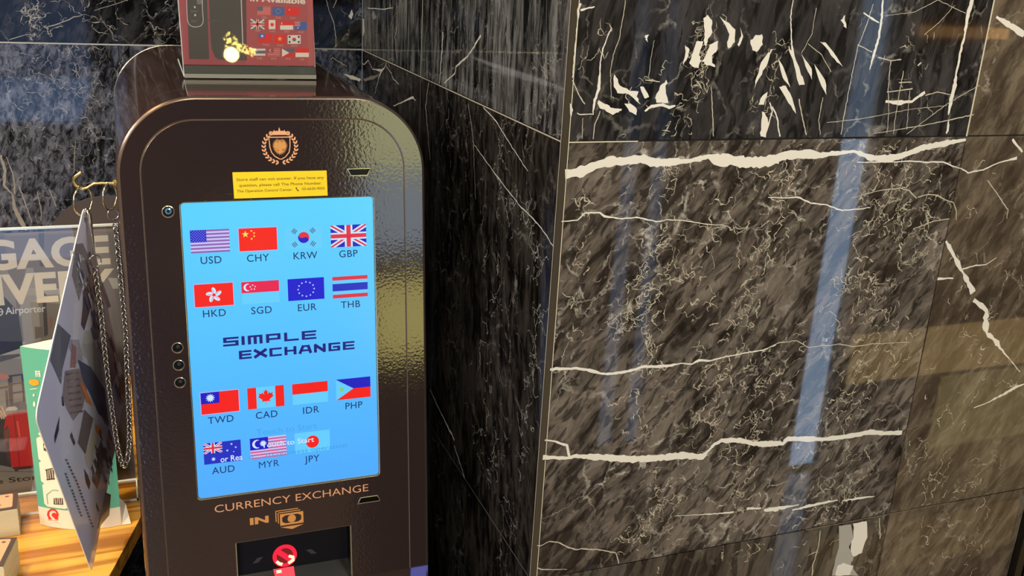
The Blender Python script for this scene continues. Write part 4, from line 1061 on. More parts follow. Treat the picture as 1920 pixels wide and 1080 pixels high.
path = [(178,503,0),(183,540,.0),(190,590,.0),(196,650,-.003),(203,710,-.006),(212,775,-.006),(220,830,-.006),(228,862,-.004),(234,874,0),(240,858,.006),(243,820,.008),(241,760,.006),(238,690,.004),(235,620,.002),(229,555,0),(222,480,0),(215,414,0)]
pts = spline([hpt(a, b, c) for a, b, c in path], .0042)
mb = MB()
for i in range(1, len(pts) - 1):
    t = (pts[i+1] - pts[i-1]).normalized(); a = t.cross(Vector((0, 1, 0.12))).normalized(); b = t.cross(a)
    tw = math.radians(38 if i % 2 else -38); a2 = a*math.cos(tw) + b*math.sin(tw); q = []
    for j in range(10):
        th = 2*math.pi*j/10; q.append(pts[i] + t*math.cos(th)*.0045 + a2*math.sin(th)*.0036)
    mb.tube(q, .0011, CHS, 6, closed=True)
mb.build('chain_links', ch_root)

# laminated sheet hung by its corner
Tt = hpt(158, 392); Tt.y = 1.312
CN_ = Vector((-.1118, 1.0750, CAMZ - .5015)); CBt = Vector((-.0840, 1.2800, CAMZ - .8440)); CF_ = Tt + CBt - CN_
v_ = (Tt - CBt).normalized(); u_ = CF_ - CN_; u_ = (u_ - v_ * u_.dot(v_)).normalized()
CARD = Plane(Tt, u_, v_)
FILM = mat('laminate_film', rgb(214, 216, 246), .12, spec=.6, coat=.4)
card_o = empty('hanging_guide_sheet', Tt, 'glossy laminated guide sheet hung by one corner beside the machine', 'sign')
def c2(q): return ((q - Tt).dot(CARD.u), (q - Tt).dot(CARD.v))
cn = [(0, .006), c2(CN_), c2(CBt), c2(CF_)]
def round_poly(P, r, n=6):
    out = []
    for i in range(len(P)):
        p0, p1, p2 = Vector(P[i-1]), Vector(P[i]), Vector(P[(i+1) % len(P)])
        a = p1 + (p0-p1).normalized()*r; b = p1 + (p2-p1).normalized()*r
        for j in range(n + 1):
            t = j/n; out.append(tuple(a*(1-t)**2 + p1*2*t*(1-t) + b*t*t))
    return out
co = round_poly(cn, .016)
if area2(co) < 0: co = list(reversed(co))
hole = disc(0, -.0135, .0045, 14)
mb = MB(); shape(mb, CARD, co, FILM, .0006, [hole]); 
mb.mesh([CARD.p(x, y, .0006) for x, y in co] + [CARD.p(x, y, -.0006) for x, y in co], [(i, len(co)+i, len(co)+(i+1) % len(co), (i+1) % len(co)) for i in range(len(co))], mat('laminate_edge', rgb(226, 222, 206), .2))
v0 = len(mb.v); shape(mb, CARD, co, FILM, -.0006, [hole]); 
mb.build('sheet', card_o)
mb = MB()
def cpoly(pts, sc, ox, oy, r, g, b, h=.0008):
    r, g, b = [min(255, int(q*1.12 + 14)) for q in (r, g, b)]
    m_ = mat('print_%d_%d_%d' % (r, g, b), rgb(r, g, b), .2, spec=.6, coat=.4)
    P = [CARD.at(x/sc + ox, y/sc + oy) for x, y in pts]
    if area2(P) < 0: P = list(reversed(P))
    shape(mb, CARD, P, m_, h)
q5, q6, q7 = (4.154, 0, 420), (4.154, 0, 640), (4.911, 0, 860)
cpoly([(585,155),(640,150),(715,320),(700,420),(640,480),(610,600),(555,400)], *q5, 92, 96, 112)
cpoly([(640,520),(690,470),(705,640),(650,830),(625,780),(640,640)], *q5, 62, 55, 66, .0009)
cpoly([(680,350),(730,380),(745,560),(700,600)], *q5, 116, 92, 100, .0009)
cpoly([(790,440),(860,640),(835,660),(785,500)], *q5, 120, 122, 160, .0009)
cpoly([(445,775),(545,870),(480,1130),(470,1250),(385,1060)], *q5, 84, 88, 106, .001)
cpoly([(540,900),(610,900),(640,1060),(590,1090),(530,960)], *q5, 140, 138, 164)
cpoly([(555,930),(590,960),(585,1120),(540,1120)], *q5, 126, 88, 92, .0009)
cpoly([(655,830),(690,830),(760,960),(740,1110),(620,1010)], *q5, 158, 160, 164)
cpoly([(700,820),(760,660),(800,700),(760,900),(725,900)], *q5, 82, 86, 118)
cpoly([(860,860),(930,1060),(900,1120),(845,960)], *q5, 128, 110, 122)
cpoly([(500,230),(610,210),(680,330),(640,520),(565,620),(510,520),(480,420)], *q6, 122, 112, 122)
for i in range(7): cpoly([(505+i*6,250+i*50),(600+i*6,235+i*50),(604+i*6,250+i*50),(509+i*6,266+i*50)], *q6, 92, 82, 92, .0012)
cpoly([(600,140),(700,200),(810,370),(840,640),(760,560),(700,420),(640,300)], *q6, 66, 72, 98, .001)
cpoly([(640,20),(760,10),(800,330),(700,230)], *q6, 146, 146, 156, .0009)
cpoly([(770,0),(850,60),(910,250),(860,380),(800,200)], *q6, 96, 98, 122, .0009)
cpoly([(610,305),(650,350),(715,505),(665,470)], *q6, 186, 112, 62, .0013)
cpoly([(730,645),(790,690),(775,750),(740,705)], *q6, 178, 112, 52, .0013)
cpoly([(650,530),(720,600),(660,880),(600,790)], *q6, 96, 86, 92, .001)
cpoly([(720,700),(760,760),(690,1000),(650,900)], *q6, 168, 164, 158, .001)
cpoly([(780,770),(830,860),(740,1060),(700,990)], *q6, 92, 84, 86, .001)
cpoly([(840,680),(900,820),(850,1010),(800,900)], *q6, 146, 134, 146, .0009)
cpoly([(940,250),(975,300),(960,480),(910,410)], *q6, 40, 38, 42, .0012)
cpoly([(480,420),(493,500),(480,505),(472,440)], *q6, 30, 32, 48, .0013); cpoly([(455,580),(450,690),(420,795),(415,740)], *q6, 36, 38, 50, .0013)
cpoly([(548,700),(578,790),(570,812),(540,740)], *q6, 50, 26, 36, .0013)
cpoly([(885,0),(950,60),(890,280),(840,200)], *q7, 96, 88, 92, .0011)
cpoly([(960,310),(1015,330),(1000,520),(890,650),(935,480)], *q7, 88, 84, 90, .0011)
cpoly([(765,92),(800,150),(825,225),(812,285),(785,220)], *q7, 38, 32, 36, .0013); cpoly([(880,400),(908,480),(898,492),(880,450)], *q7, 34, 30, 36, .0013)
for (ax, ay, bx, by, nseg) in ((595,0,700,220,7),(700,220,850,640,14),(592,130,640,270,5),(650,280,745,540,9)):
    for i in range(nseg):
        t = (i + .1)/nseg; t2 = t + .6/nseg
        x0_, y0_, x1_, y1__ = ax+(bx-ax)*t, ay+(by-ay)*t, ax+(bx-ax)*t2, ay+(by-ay)*t2
        cpoly([(x0_-9,y0_),(x0_+9,y0_),(x1_+10,y1__),(x1_-6,y1__)], *q7, 62, 68, 92, .0013)
for i in range(90):
    bx = random.uniform(150, 236); by = random.uniform(470, 900)
    x0_, y0_ = 62 + (bx-150)*.9 + (by-470)*.02, by
    lx_ = 158 + 78*min(1, max(0, (by-400)/330)) if by < 730 else 235 - (by-730)*.18
    px_ = random.uniform(lx_-42, lx_-6)
    m_ = paint('print_tick_%d' % (i % 3), *((70, 76, 128), (206, 208, 236), (96, 84, 104))[i % 3], .25)
    L_ = random.uniform(8, 26); a, b = CARD.at(px_, by), CARD.at(px_ + L_*.33, by + L_)
    stroke(mb, CARD, [(a[0], a[1], random.uniform(.002, .007)), (b[0], b[1], random.uniform(.002, .007))], m_, .0016 + i*2e-6)
mb.build('print', card_o)

# ================================================================== SIGN HOLDER ON TOP OF THE MACHINE
ACR = clear_sheet('clear_acrylic', (0.93, 0.95, 0.94, 1), 0.07)
ACE = mat('acrylic_edge', rgb(206, 210, 198), .15, spec=.8)
def on_z(px, py, z):
    d = ray(px, py); t = (z - CAMZ) / d.z; return Vector((0, 0, CAMZ)) + d * t
ys = on_z(470, 146.5, ZT).y
SG = Plane((0, ys, CAMZ), (1, 0, 0), (0, 0, 1))
def q2(px, py): return SG.at(px, py)
bl, br = q2(345.6, 146.5), q2(591.6, 145)
zt_ = ZT - CAMZ
bl = (bl[0], zt_ + .0003); br = (br[0], zt_ + .0003)
tl_, tr_ = q2(334, 0), q2(585, 0)
def up_to(b, t, z): f_ = (z - b[1]) / (t[1] - b[1]); return (b[0] + (t[0]-b[0])*f_, z)
ztop = zt_ + .305
tl2, tr2 = up_to(bl, tl_, ztop), up_to(br, tr_, ztop)
hold = empty('acrylic_sign_holder', ((bl[0]+br[0])/2, ys, ZT), 'clear acrylic sign holder standing on top of the exchange machine', 'sign holder')
mb = MB(); mb.poly([SG.p(*bl, .0012), SG.p(*br, .0012), SG.p(*tr2, .0012), SG.p(*tl2, .0012)], ACR); o_ = mb.build('front_sheet', hold)
mb = MB(); mb.poly([SG.p(*bl, -.0022), SG.p(*br, -.0022), SG.p(*tr2, -.0022), SG.p(*tl2, -.0022)], ACR); o_ = mb.build('back_sheet', hold)
mb = MB()
for a, b in ((bl, tl2), (br, tr2)):
    mb = MB(); mb.tube([SG.p(a[0], a[1] + .001, -.0005), SG.p(b[0], b[1], -.0005)], .0008, ACE, 6); mb.build('sheet_edge', hold)
zz = q2(400, 122.5)[1]
mb = MB()                                            # clear foot: a solid bar at the bottom and a plate running back
e1, e2 = up_to(bl, tl_, zz), up_to(br, tr_, zz)
GLA = mat('acrylic_foot_grey', rgb(66, 68, 62), .08, spec=.8, coat=.6)
mb.prism([SG.p(bl[0], bl[1]+.0065, .0062), SG.p(br[0], br[1]+.0065, .0062), SG.p(e2[0], e2[1], .0032), SG.p(e1[0], e1[1], .0032)], [SG.p(bl[0], bl[1]+.0065, -.004), SG.p(br[0], br[1]+.0065, -.004), SG.p(e2[0], e2[1], -.004), SG.p(e1[0], e1[1], -.004)], GLA)
mb.build('foot_bar', hold)
mb = MB(); mb.box((bl[0], ys - .0065, ZT + .0004), (br[0], ys + .006, ZT + .0062), mat('acrylic_foot_clear', rgb(140, 138, 124), .1, spec=.8)); mb.build('foot_plate', hold)
mb = MB(); mb.prism([SG.p(bl[0]-.0008, bl[1]+.001, -.004), SG.p(bl[0]+.0002, bl[1]+.001, -.004), SG.p(bl[0]-.004, zz, -.05), SG.p(bl[0]-.005, zz, -.05)], [SG.p(bl[0]-.0008, bl[1]+.003, -.004), SG.p(bl[0]+.0002, bl[1]+.003, -.004), SG.p(bl[0]-.004, zz+.003, -.05), SG.p(bl[0]-.005, zz+.003, -.05)], ACE); mb.build('side_strut', hold)

BEAD = mat('glowing_bead', rgb(255, 226, 110), .4, emit=45.0)  # bead lamp added out of view to make the sparkle in the holder
def mirrored(px, py, y=-2.0):
    d = ray(px, py); tot = 2*ys - y
    return Vector((d.x/d.y*tot, y, CAMZ + d.z/d.y*tot))
mb = MB(); hub = mirrored(447, 60)
for i in range(60):
    t = random.random(); a = (424 + 50*t + random.gauss(0, 4.5), 73 + 28*t + random.gauss(0, 4.5)); c_ = mirrored(*a); r_ = random.uniform(.0028, .0062)
    vs = [c_ + Vector(q)*r_ for q in ((1,0,0),(-1,0,0),(0,1,0),(0,-1,0),(0,0,1),(0,0,-1))]
    mb.mesh(vs, [(0,2,4),(2,1,4),(1,3,4),(3,0,4),(2,0,5),(1,2,5),(3,1,5),(0,3,5)], BEAD)
mb.tube([hub, Vector((hub.x, hub.y, ZC))], .003, DARK, 6)
for i in range(4): mb.tube([hub, mirrored(428 + 13*i, 76 + 7*i)], .0012, DARK, 5)
tag(mb.build('pendant_lamp'), 'hanging lamp of small glowing yellow beads mirrored in the clear sign holder', 'lamp')

pr = empty('currency_poster', SG.p((bl[0]+br[0])/2, zz, 0), 'dark red printed poster with rows of small flags, inside the clear holder', 'poster')
POST = paint('poster_red', 176, 86, 90, .45); POST2 = paint('poster_red_bright', 188, 92, 92, .45); PHN = paint('phone_grey', 92, 82, 74, .4); PHD = paint('phone_dark', 104, 78, 74, .4)
PW = paint('print_white', 236, 222, 206, .5); PRED = paint('print_red', 232, 52, 46, .5); PBLU = paint('print_blue', 84, 110, 168, .5); PGR = paint('print_grey_blue', 112, 112, 122, .5); PPNK = paint('print_pink', 214, 150, 140, .5); PGLD = paint('print_gold', 240, 190, 90, .5)
mb = MB()
pe1, pe2, pt1, pt2 = (e1[0]+.0006, e1[1]+.0005), (e2[0]-.0006, e2[1]+.0005), (tl2[0]+.0006, tl2[1]), (tr2[0]-.0006, tr2[1])
mb.poly([SG.p(*pe1, .0001), SG.p(*pe2, .0001), SG.p(*pt2, .0001), SG.p(*pt1, .0001)], POST)
mb.poly([SG.p(*pe2, -.0004), SG.p(*pe1, -.0004), SG.p(*pt1, -.0004), SG.p(*pt2, -.0004)], POST)
def pp(pts, m_, h): 
    P = [q2(x/5.647 + 300, y/5.647) for x, y in pts]
    if area2(P) < 0: P = list(reversed(P))
    shape(mb, SG, P, m_, h)
pp([(905,-500),(1600,-500),(1640,690),(905,690)], POST2, .0003)
pp([(265,-500),(480,-500),(520,625),(310,625)], PHN, .0004)
pp([(500,-500),(850,-500),(885,640),(620,632),(580,600),(548,520),(535,420)], PHN, .0004)
pp([(855,-500),(905,-500),(920,640),(888,640)], PHD, .0004)
pp([(836,-500),(846,-500),(880,470),(872,470)], PW, .00055)
ou = [(275,-300),(285,150),(292,220),(310,262),(345,282),(395,285),(435,272),(455,240),(458,200),(450,120),(440,-300)]
for i in range(len(ou)-1):
    a, b = q2(ou[i][0]/5.647+300, ou[i][1]/5.647), q2(ou[i+1][0]/5.647+300, ou[i+1][1]/5.647)
    stroke(mb, SG, [(a[0], a[1], .0008), (b[0], b[1], .0008)], PW, .0006)
for a, b in ((368,75),(372,160)): pp([(a-8,b-10),(a+8,b-10),(a+8,b+10),(a-8,b+10)], PW, .0006)
for b, l in ((118,70),(222,60)):
    for i in range(5): pp([(330+i*l/5,b-6),(330+i*l/5+l/8,b-6),(330+i*l/5+l/8,b+8),(330+i*l/5,b+8)], paint('phone_print', 132, 120, 108, .5), .0006)
pp([(385,-40),(440,-40),(445,45),(392,45)], paint('phone_camera_grey', 136, 128, 122, .4), .0006)
for i in range(3): pp([(500+i*52,208+i*4),(545+i*52,210+i*4),(545+i*52,222+i*4),(500+i*52,220+i*4)], paint('phone_text', 104, 94, 84, .5), .0006)
cxx, cyy = q2(520.5, 0); text(mb, SG, 'in Available', PW, q2(521, -1.5)[0], q2(521, -1.5)[1], height=.0087, width=.0775, h=.0006, bold=.03, rot=-.02)
PF = [('USD',1100,115,140,88,1103,184),('EUR',1252,118,124,92,1254,186),('CNY',1403,120,134,92,1406,189),
      ('GBP',1032,255,146,106,1036,322),('CAD',1186,260,118,98,1188,328),('SGD',1340,268,138,92,1342,331),('AUD',1490,275,128,88,1492,338),
      ('TWD',1113,403,142,92,1122,473),('VND',1268,411,134,90,1270,479),('KRW',1420,418,138,92,1423,483),
      ('THB',1053,552,124,74,1050,617),('MYR',1205,552,130,84,1205,620),('PHP',1358,558,134,86,1358,622),('IDR',1505,558,140,92,1506,629)]
for code, x, y, fw_, fh_, lx, ly in PF:
    F = lambda a, b, c, d, m_, h: pp([(x-fw_/2+fw_*a, y-fh_/2+fh_*b), (x-fw_/2+fw_*c, y-fh_/2+fh_*b), (x-fw_/2+fw_*c, y-fh_/2+fh_*d), (x-fw_/2+fw_*a, y-fh_/2+fh_*d)], m_, h)
    fc = q2(x/5.647+300, y/5.647); fh_m = abs(q2(0, 0)[1]-q2(0, fh_/5.647)[1])
    if code == 'USD':
        F(0,0,1,1,PPNK,.0005)
        for i in range(4): F(0,.10+i*.25,1,.18+i*.25,PRED,.0006)
        F(0,0,.42,.5,PGR,.0007)
    elif code == 'EUR': F(0,0,1,1,PBLU,.0005); [shape(mb, SG, star(fc[0]+math.cos(t)*fh_m*.3, fc[1]+math.sin(t)*fh_m*.3, fh_m*.06), PGLD, .0007) for t in [i*math.pi/6 for i in range(12)]]
    elif code == 'CNY': F(0,0,1,1,PRED,.0005); shape(mb, SG, star(fc[0]-fh_m*.4, fc[1]+fh_m*.2, fh_m*.16), PGLD, .0007)
    elif code == 'GBP':
        F(0,0,1,1,PGR,.0005); a, b = q2((x-fw_/2)/5.647+300, (y-fh_/2)/5.647), q2((x+fw_/2)/5.647+300, (y+fh_/2)/5.647)
        stroke(mb, SG, [(a[0],a[1],.002),(b[0],b[1],.002)], PW, .0006); stroke(mb, SG, [(a[0],b[1],.002),(b[0],a[1],.002)], PW, .0006)
        F(0,.34,1,.66,PW,.0007); F(.40,0,.60,1,PW,.0007); F(0,.42,1,.58,PRED,.0008); F(.45,0,.55,1,PRED,.0008)
    elif code == 'CAD': F(0,0,1,1,PRED,.0005); F(.2,0,.8,1,PW,.0006); shape(mb, SG, star(fc[0], fc[1], fh_m*.3, 7, .5), PRED, .0007)
    elif code == 'SGD': F(0,0,1,.5,PRED,.0005); F(0,.5,1,1,PW,.0005); F(.10,.15,.16,.4,PW,.0006)
    elif code == 'AUD': F(0,0,1,1,PBLU,.0005); F(0,0,.45,.5,PPNK,.0006); F(0,.2,.45,.3,PRED,.0007); shape(mb, SG, star(fc[0]-fh_m*.4, fc[1]-fh_m*.25, fh_m*.15, 7), PW, .0007)
    elif code == 'TWD': F(0,0,1,1,PRED,.0005); F(0,0,.5,.5,PBLU,.0006); shape(mb, SG, star(fc[0]-fh_m*.38, fc[1]+fh_m*.25, fh_m*.2, 12, .6), PW, .0007)
    elif code == 'VND': F(0,0,1,1,PRED,.0005); shape(mb, SG, star(fc[0], fc[1], fh_m*.36), PGLD, .0007)
    elif code == 'KRW':
        F(0,0,1,1,PW,.0005); shape(mb, SG, disc(fc[0], fc[1], fh_m*.25), PRED, .0006); shape(mb, SG, [(fc[0]+math.cos(t)*fh_m*.25, fc[1]+math.sin(t)*fh_m*.25) for t in [math.pi + i*math.pi/10 for i in range(11)]], PBLU, .0007)
        for a, b in ((.08,.1),(.78,.1),(.08,.68),(.78,.68)): F(a,b,a+.14,b+.2,paint('print_charcoal', 50, 46, 46, .5),.0006)
    elif code == 'THB': F(0,0,1,1,PW,.0005); F(0,.28,1,.70,PGR,.0006)
    elif code == 'MYR':
        F(0,0,1,1,PPNK,.0005)
        for i in range(4): F(0,.08+i*.25,1,.17+i*.25,PRED,.0006)
        F(0,0,.5,.55,POST,.0007); shape(mb, SG, crescent(fc[0]-fh_m*.45, fc[1]+fh_m*.25, fh_m*.2), PW, .0008)
    elif code == 'PHP': F(0,0,1,.5,PGR,.0005); F(0,.5,1,1,PRED,.0005); pp([(x-fw_/2,y-fh_/2),(x+fw_*.08,y),(x-fw_/2,y+fh_/2)], PW, .0006)
    elif code == 'IDR': F(0,0,1,.5,PRED,.0005); F(0,.5,1,1,PW,.0005)
    lc = q2(lx/5.647+300, ly/5.647); text(mb, SG, code, PPNK, lc[0], lc[1], height=.0030, h=.0006, bold=.02)
mb.build('printed_sheet', pr)

# ================================================================== COUNTER AND WHAT STANDS ON IT
ZK = CAMZ - 0.87
WOOD = wood('golden_oak', rgb(150, 92, 24), rgb(214, 158, 64), .28)
ct = empty('wooden_counter', (-0.6, 1.6, 0), 'golden wooden counter top left of the exchange machine', 'counter')
top = [(-1.6, 1.10), (-0.098, 1.10), (-0.063, 1.306), (-0.017, 1.455), (-0.017, 1.942), (0.30, 1.942), (0.30, YB - .004), (-1.6, YB - .004)]
TPL = Plane((0, 0, ZK), (1, 0, 0), (0, 1, 0))
mb = MB(); shape(mb, TPL, top, WOOD, 0.0)
mb.mesh([TPL.p(x, y, 0) for x, y in top] + [TPL.p(x, y, -.028) for x, y in top], [(i, len(top)+i, len(top)+(i+1) % len(top), (i+1) % len(top)) for i in range(len(top))], WOOD)
mb.build('worktop', ct)
mb = MB(); mb.box((-1.55, 1.16, 0), (-0.11, 1.95, ZK - .028), paint('counter_front_brown', 84, 68, 52, .25)); mb.build('base_cabinet', ct)
mb = MB(); mb.box((-0.107, 1.16, 0.30), (-0.02, 1.44, 0.32), mat('dark_lower_shelf', rgb(150, 124, 88), .2)); mb.build('lower_shelf', ct)

# smoked round-topped board against the wall
BD = Plane((0, 2.022, CAMZ), (1, 0, 0), (0, 0, 1))
xl, zt2 = BD.at(77, 430)[0], BD.at(215, 367)[1]
pts = arch(xl, 0.14, zt2, ZK - CAMZ + .0005, .118, 14)
mb = MB(); SMK = mat('smoked_grey_board', rgb(88, 80, 76), .1, spec=.6, bump=(25, .0008))
A = [BD.p(x, y, .004) for x, y in reversed(pts)]; B = [BD.p(x, y, -.004) for x, y in reversed(pts)]
mb.prism(B, A, SMK)
tag(mb.build('display_board'), 'smoky grey round-topped board against the marble behind the luggage sign', 'board')

# luggage sign in its clear stand
LS = Plane((0, 1.574, CAMZ), (1, 0, 0), (0, 0, 1))
lx1 = -0.0195; lx0 = lx1 - .420; lz1 = LS.at(100, 424)[1]; lz0 = ZK - CAMZ + .0005
st_ = empty('acrylic_sign_stand', (-.17, 1.57, ZK), 'clear acrylic stand on the wooden counter holding the luggage poster', 'sign holder')
mb = MB(); mb.poly([LS.p(lx0, lz0, .003), LS.p(lx1, lz0, .003), LS.p(lx1, lz1, .003), LS.p(lx0, lz1, .003)], ACR); mb.build('front_sheet', st_)
mb = MB(); mb.box((lx0, 1.5735, CAMZ + lz1 - .0035), (lx1, 1.5765, CAMZ + lz1), ACE); mb.build('top_edge', st_)
mb = MB()
zf = ZK + .0008
mb.box((lx0, 1.5055, zf), (lx1, 1.5075, zf + .0035), ACE); mb.box((lx1 - .002, 1.5055, zf), (lx1, 1.5705, zf + .0035), ACE); mb.box((lx0, 1.566, zf), (lx1, 1.571, zf + .005), ACE)
mb.build('foot_rim', st_)
mb = MB(); mb.poly([Vector((lx0, 1.507, zf + .003)), Vector((lx1, 1.507, zf + .003)), Vector((lx1, 1.57, zf + .003)), Vector((lx0, 1.57, zf + .003))], ACR); mb.build('foot_plate', st_)
lp = empty('luggage_poster', (-.17, 1.576, ZK), 'printed luggage delivery poster with large cream letters in the clear stand', 'poster')
mb = MB()
def lpp(pts, col_, h, sc=4.154, ox=0, oy=420, rough=.55):
    m_ = paint('poster_%d_%d_%d' % col_, *col_, rough)
    P = [LS.at(x/sc + ox, y/sc + oy) for x, y in pts]
    if area2(P) < 0: P = list(reversed(P))
    shape(mb, LS, P, m_, h)
ptop = lz1 - .008
mb.poly([LS.p(lx0+.002, lz0+.004, 0), LS.p(lx1-.002, lz0+.004, 0), LS.p(lx1-.002, ptop, 0), LS.p(lx0+.002, ptop, 0)], paint('poster_taupe', 128, 116, 106, .55))
mb.poly([LS.p(lx1-.002, lz0+.004, -.0006), LS.p(lx0+.002, lz0+.004, -.0006), LS.p(lx0+.002, ptop, -.0006), LS.p(lx1-.002, ptop, -.0006)], paint('poster_taupe', 128, 116, 106, .55))
lpp([(-420,70),(30,70),(60,330),(-420,330)], (112,102,96), .0003)
lpp([(300,70),(345,70),(340,330),(310,330)], (96,86,80), .0003)
lpp([(560,70),(840,70),(880,330),(560,330)], (138,126,116), .0003)
lpp([(-420,330),(50,330),(120,560),(150,950),(-420,1000)], (150,140,128), .0003)
lpp([(-100,530),(0,530),(140,680),(180,960),(0,1020),(-120,1020)], (52,48,48), .0005)
lpp([(205,340),(260,340),(300,640),(320,900),(190,950),(150,560)], (160,150,136), .0004)
lpp([(330,540),(355,540),(375,860),(345,880)], (66,60,58), .0005)
lpp([(270,800),(330,800),(335,880),(275,895)], (112,100,88), .0005)
lpp([(190,500),(460,500),(470,548),(200,556)], (170,160,144), .0005)
lpp([(840,420),(930,420),(935,500),(880,505)], (190,178,160), .0005)
lpp([(380,740),(408,715),(404,800),(386,830)], (150,96,74), .0006)
# lower half of the picture: trolley, hand, suitcase, floor
L6 = dict(oy=640)
lpp([(-420,0),(200,0),(200,130),(-420,150)], (176,166,150), .0005, **L6)
lpp([(-420,130),(200,130),(260,560),(-420,560)], (140,130,118), .0004, **L6)
lpp([(0,110),(150,95),(160,115),(0,160)], (70,62,60), .0007, **L6)
for q in ([(55,265),(175,250),(177,262),(56,280)],[(60,270),(95,270),(105,500),(75,510)],[(165,255),(180,255),(195,470),(182,470)],[(90,325),(178,312),(180,324),(92,338)],[(100,395),(190,382),(190,394),(100,408)],[(0,355),(60,345),(62,362),(0,370)],[(40,380),(60,380),(70,520),(50,525)]):
    lpp(q, (44,40,40), .0008, **L6)
lpp([(0,245),(60,255),(75,285),(30,298),(0,290)], (196,120,90), .0009, **L6)
lpp([(100,480),(180,460),(210,490),(205,530),(110,530)], (104,100,98), .0007, **L6)
lpp([(40,540),(60,510),(120,505),(140,520),(130,535)], (206,196,176), .0009, **L6)
lpp([(-420,560),(0,560),(80,620),(90,980),(-420,880)], (46,46,54), .0007, **L6)
lpp([(-100,830),(270,950),(300,1400),(-420,1400)], (140,128,114), .0004, **L6)
lpp([(-420,1000),(270,1010),(270,1018),(-420,1012)], (112,102,92), .0006, **L6)
lpp([(45,590),(70,560),(205,545),(222,570),(265,950),(262,965),(110,985),(85,960),(40,800),(28,690)], (198,28,34), .0010, **L6)
lpp([(28,690),(60,650),(90,975),(60,930),(35,820)], (84,50,50), .0012, **L6)
lpp([(105,570),(114,568),(160,975),(150,977)], (150,16,22), .0013, **L6); lpp([(128,620),(142,618),(160,740),(150,745)], (232,96,84), .0013, **L6)
lpp([(30,700),(70,670),(82,740),(40,780)], (120,70,62), .0013, **L6)
lpp([(90,980),(262,965),(258,985),(120,1000)], (70,24,26), .0011, **L6)
lpp([(110,985),(140,980),(142,1010),(118,1012)], (60,54,54), .0014, **L6)
for q in ([(0,500),(20,500),(52,580),(40,592)],[(-10,530),(10,535),(40,600),(28,602)],[(-10,560),(6,565),(22,600),(12,605)]): lpp(q, (214,176,150), .0014, **L6)
CREAM = paint('poster_cream', 226, 208, 178, .55); PWT = paint('poster_white', 226, 220, 208, .55); PDK = paint('poster_black', 34, 30, 30, .55)
gx1, gb = LS.at(207.5, 493); _, gt = LS.at(207.5, 440)
gx0, _ = LS.at(-222, 497)
text(mb, LS, 'LUGGAGE', CREAM, gx1, (gb+gt)/2 + .0005, height=abs(gt-gb)*1.0, width=(gx1-gx0), h=.0012, bold=.035, align='r', rot=0)
gx1, gb = LS.at(218, 556); _, gt = LS.at(218, 501); gx0, _ = LS.at(-172, 550)
text(mb, LS, 'DELIVERY', CREAM, gx1, (gb+gt)/2, height=abs(gt-gb)*.98, width=(gx1-gx0), h=.0012, bold=.035, align='r')
ax0, ay = LS.at(10, 583.5); ax1, _ = LS.at(86, 583); text(mb, LS, 'Airporter', PWT, (ax0+ax1)/2, ay + .0012, height=.0118, width=ax1-ax0, h=.0012, bold=.012)
ix, iy = LS.at(-3, 584.5); ro, ri = disc(ix, iy, .0068, 20), disc(ix, iy, .0052, 20); ring2(mb, LS, ro, ri, PWT, .0012, .0012); rect(mb, LS, ix-.006, iy-.0007, ix+.006, iy+.0007, PWT, .0012); rect(mb, LS, ix-.0007, iy-.006, ix+.0007, iy+.006, PWT, .0012)
tx0, ty = LS.at(-8, 902.5); tx1, _ = LS.at(86, 898); text(mb, LS, 'e Store', PDK, (tx0+tx1)/2, ty, height=.0098, width=tx1-tx0, h=.0014, bold=.006)
mb.build('printed_sheet', lp)

# teal standing card, three panels folded round, open at the top
GB = empty('tabletop_card', (-.105, 1.465, ZK), 'teal and white folded standing card on the counter in front of the luggage poster', 'card')
TEAL = paint('card_teal', 88, 170, 142, .45); CWHT = paint('card_white', 220, 212, 188, .5); CINK = paint('card_ink', 74, 62, 56, .5); CRED = paint('card_red', 214, 44, 38, .45); CORG = paint('card_orange', 236, 158, 40, .5); CCR = paint('card_cream', 232, 224, 196, .5)
ga, gb_ = on_z(75.5, 984, ZK), on_z(228, 985, ZK); gm = on_z(150, 993.5, ZK)
G0 = Vector((ga.x, ga.y)); G1 = Vector((gb_.x, gb_.y)); GM = Vector((gm.x, gm.y)); HB = .2975
ctrl = GM*2 - (G0 + G1)*.5
def gp(s, z, out=0.0):
    p = G0*(1-s)**2 + ctrl*2*s*(1-s) + G1*s*s; d = (ctrl-G0)*2*(1-s) + (G1-ctrl)*2*s; nrm = Vector((d.y, -d.x)).normalized()
    return Vector((p.x + nrm.x*out, p.y + nrm.y*out, ZK + .0006 + z))
def gat(px, py):                                      # pixel -> (s, z) on the curved front
    best = None
    for i in range(101):
        s = i/100; p = gp(s, 0); d = ray(px, py); t = p.y/d.y; e = abs(d.x*t - p.x)
        if best is None or e < best[0]: best = (e, s, CAMZ + d.z*t - ZK)
    return best[1], best[2]
mb = MB()
def gpatch(s0, s1, z0, z1, m_, out=.0004, n=16):
    vs = []; 
    for i in range(n + 1):
        s = s0 + (s1-s0)*i/n; vs += [gp(s, z0, out), gp(s, z1, out)]
    mb.mesh(vs, [(2*i, 2*i+2, 2*i+3, 2*i+1) for i in range(n)], m_, True)
zband = gat(75, 950)[1]
gpatch(0, 1, 0, zband, CWHT, 0); gpatch(0, 1, zband, HB, TEAL, 0)
apex = Vector((-.100, 1.500))
for a, b, m_ in ((G1, apex, CWHT), (apex, G0, CCR)):
    mb.poly([Vector((a.x, a.y, ZK+.0006)), Vector((b.x, b.y, ZK+.0006)), Vector((b.x, b.y, ZK+HB)), Vector((a.x, a.y, ZK+HB))], m_)
mb.build('folded_sheet', GB)
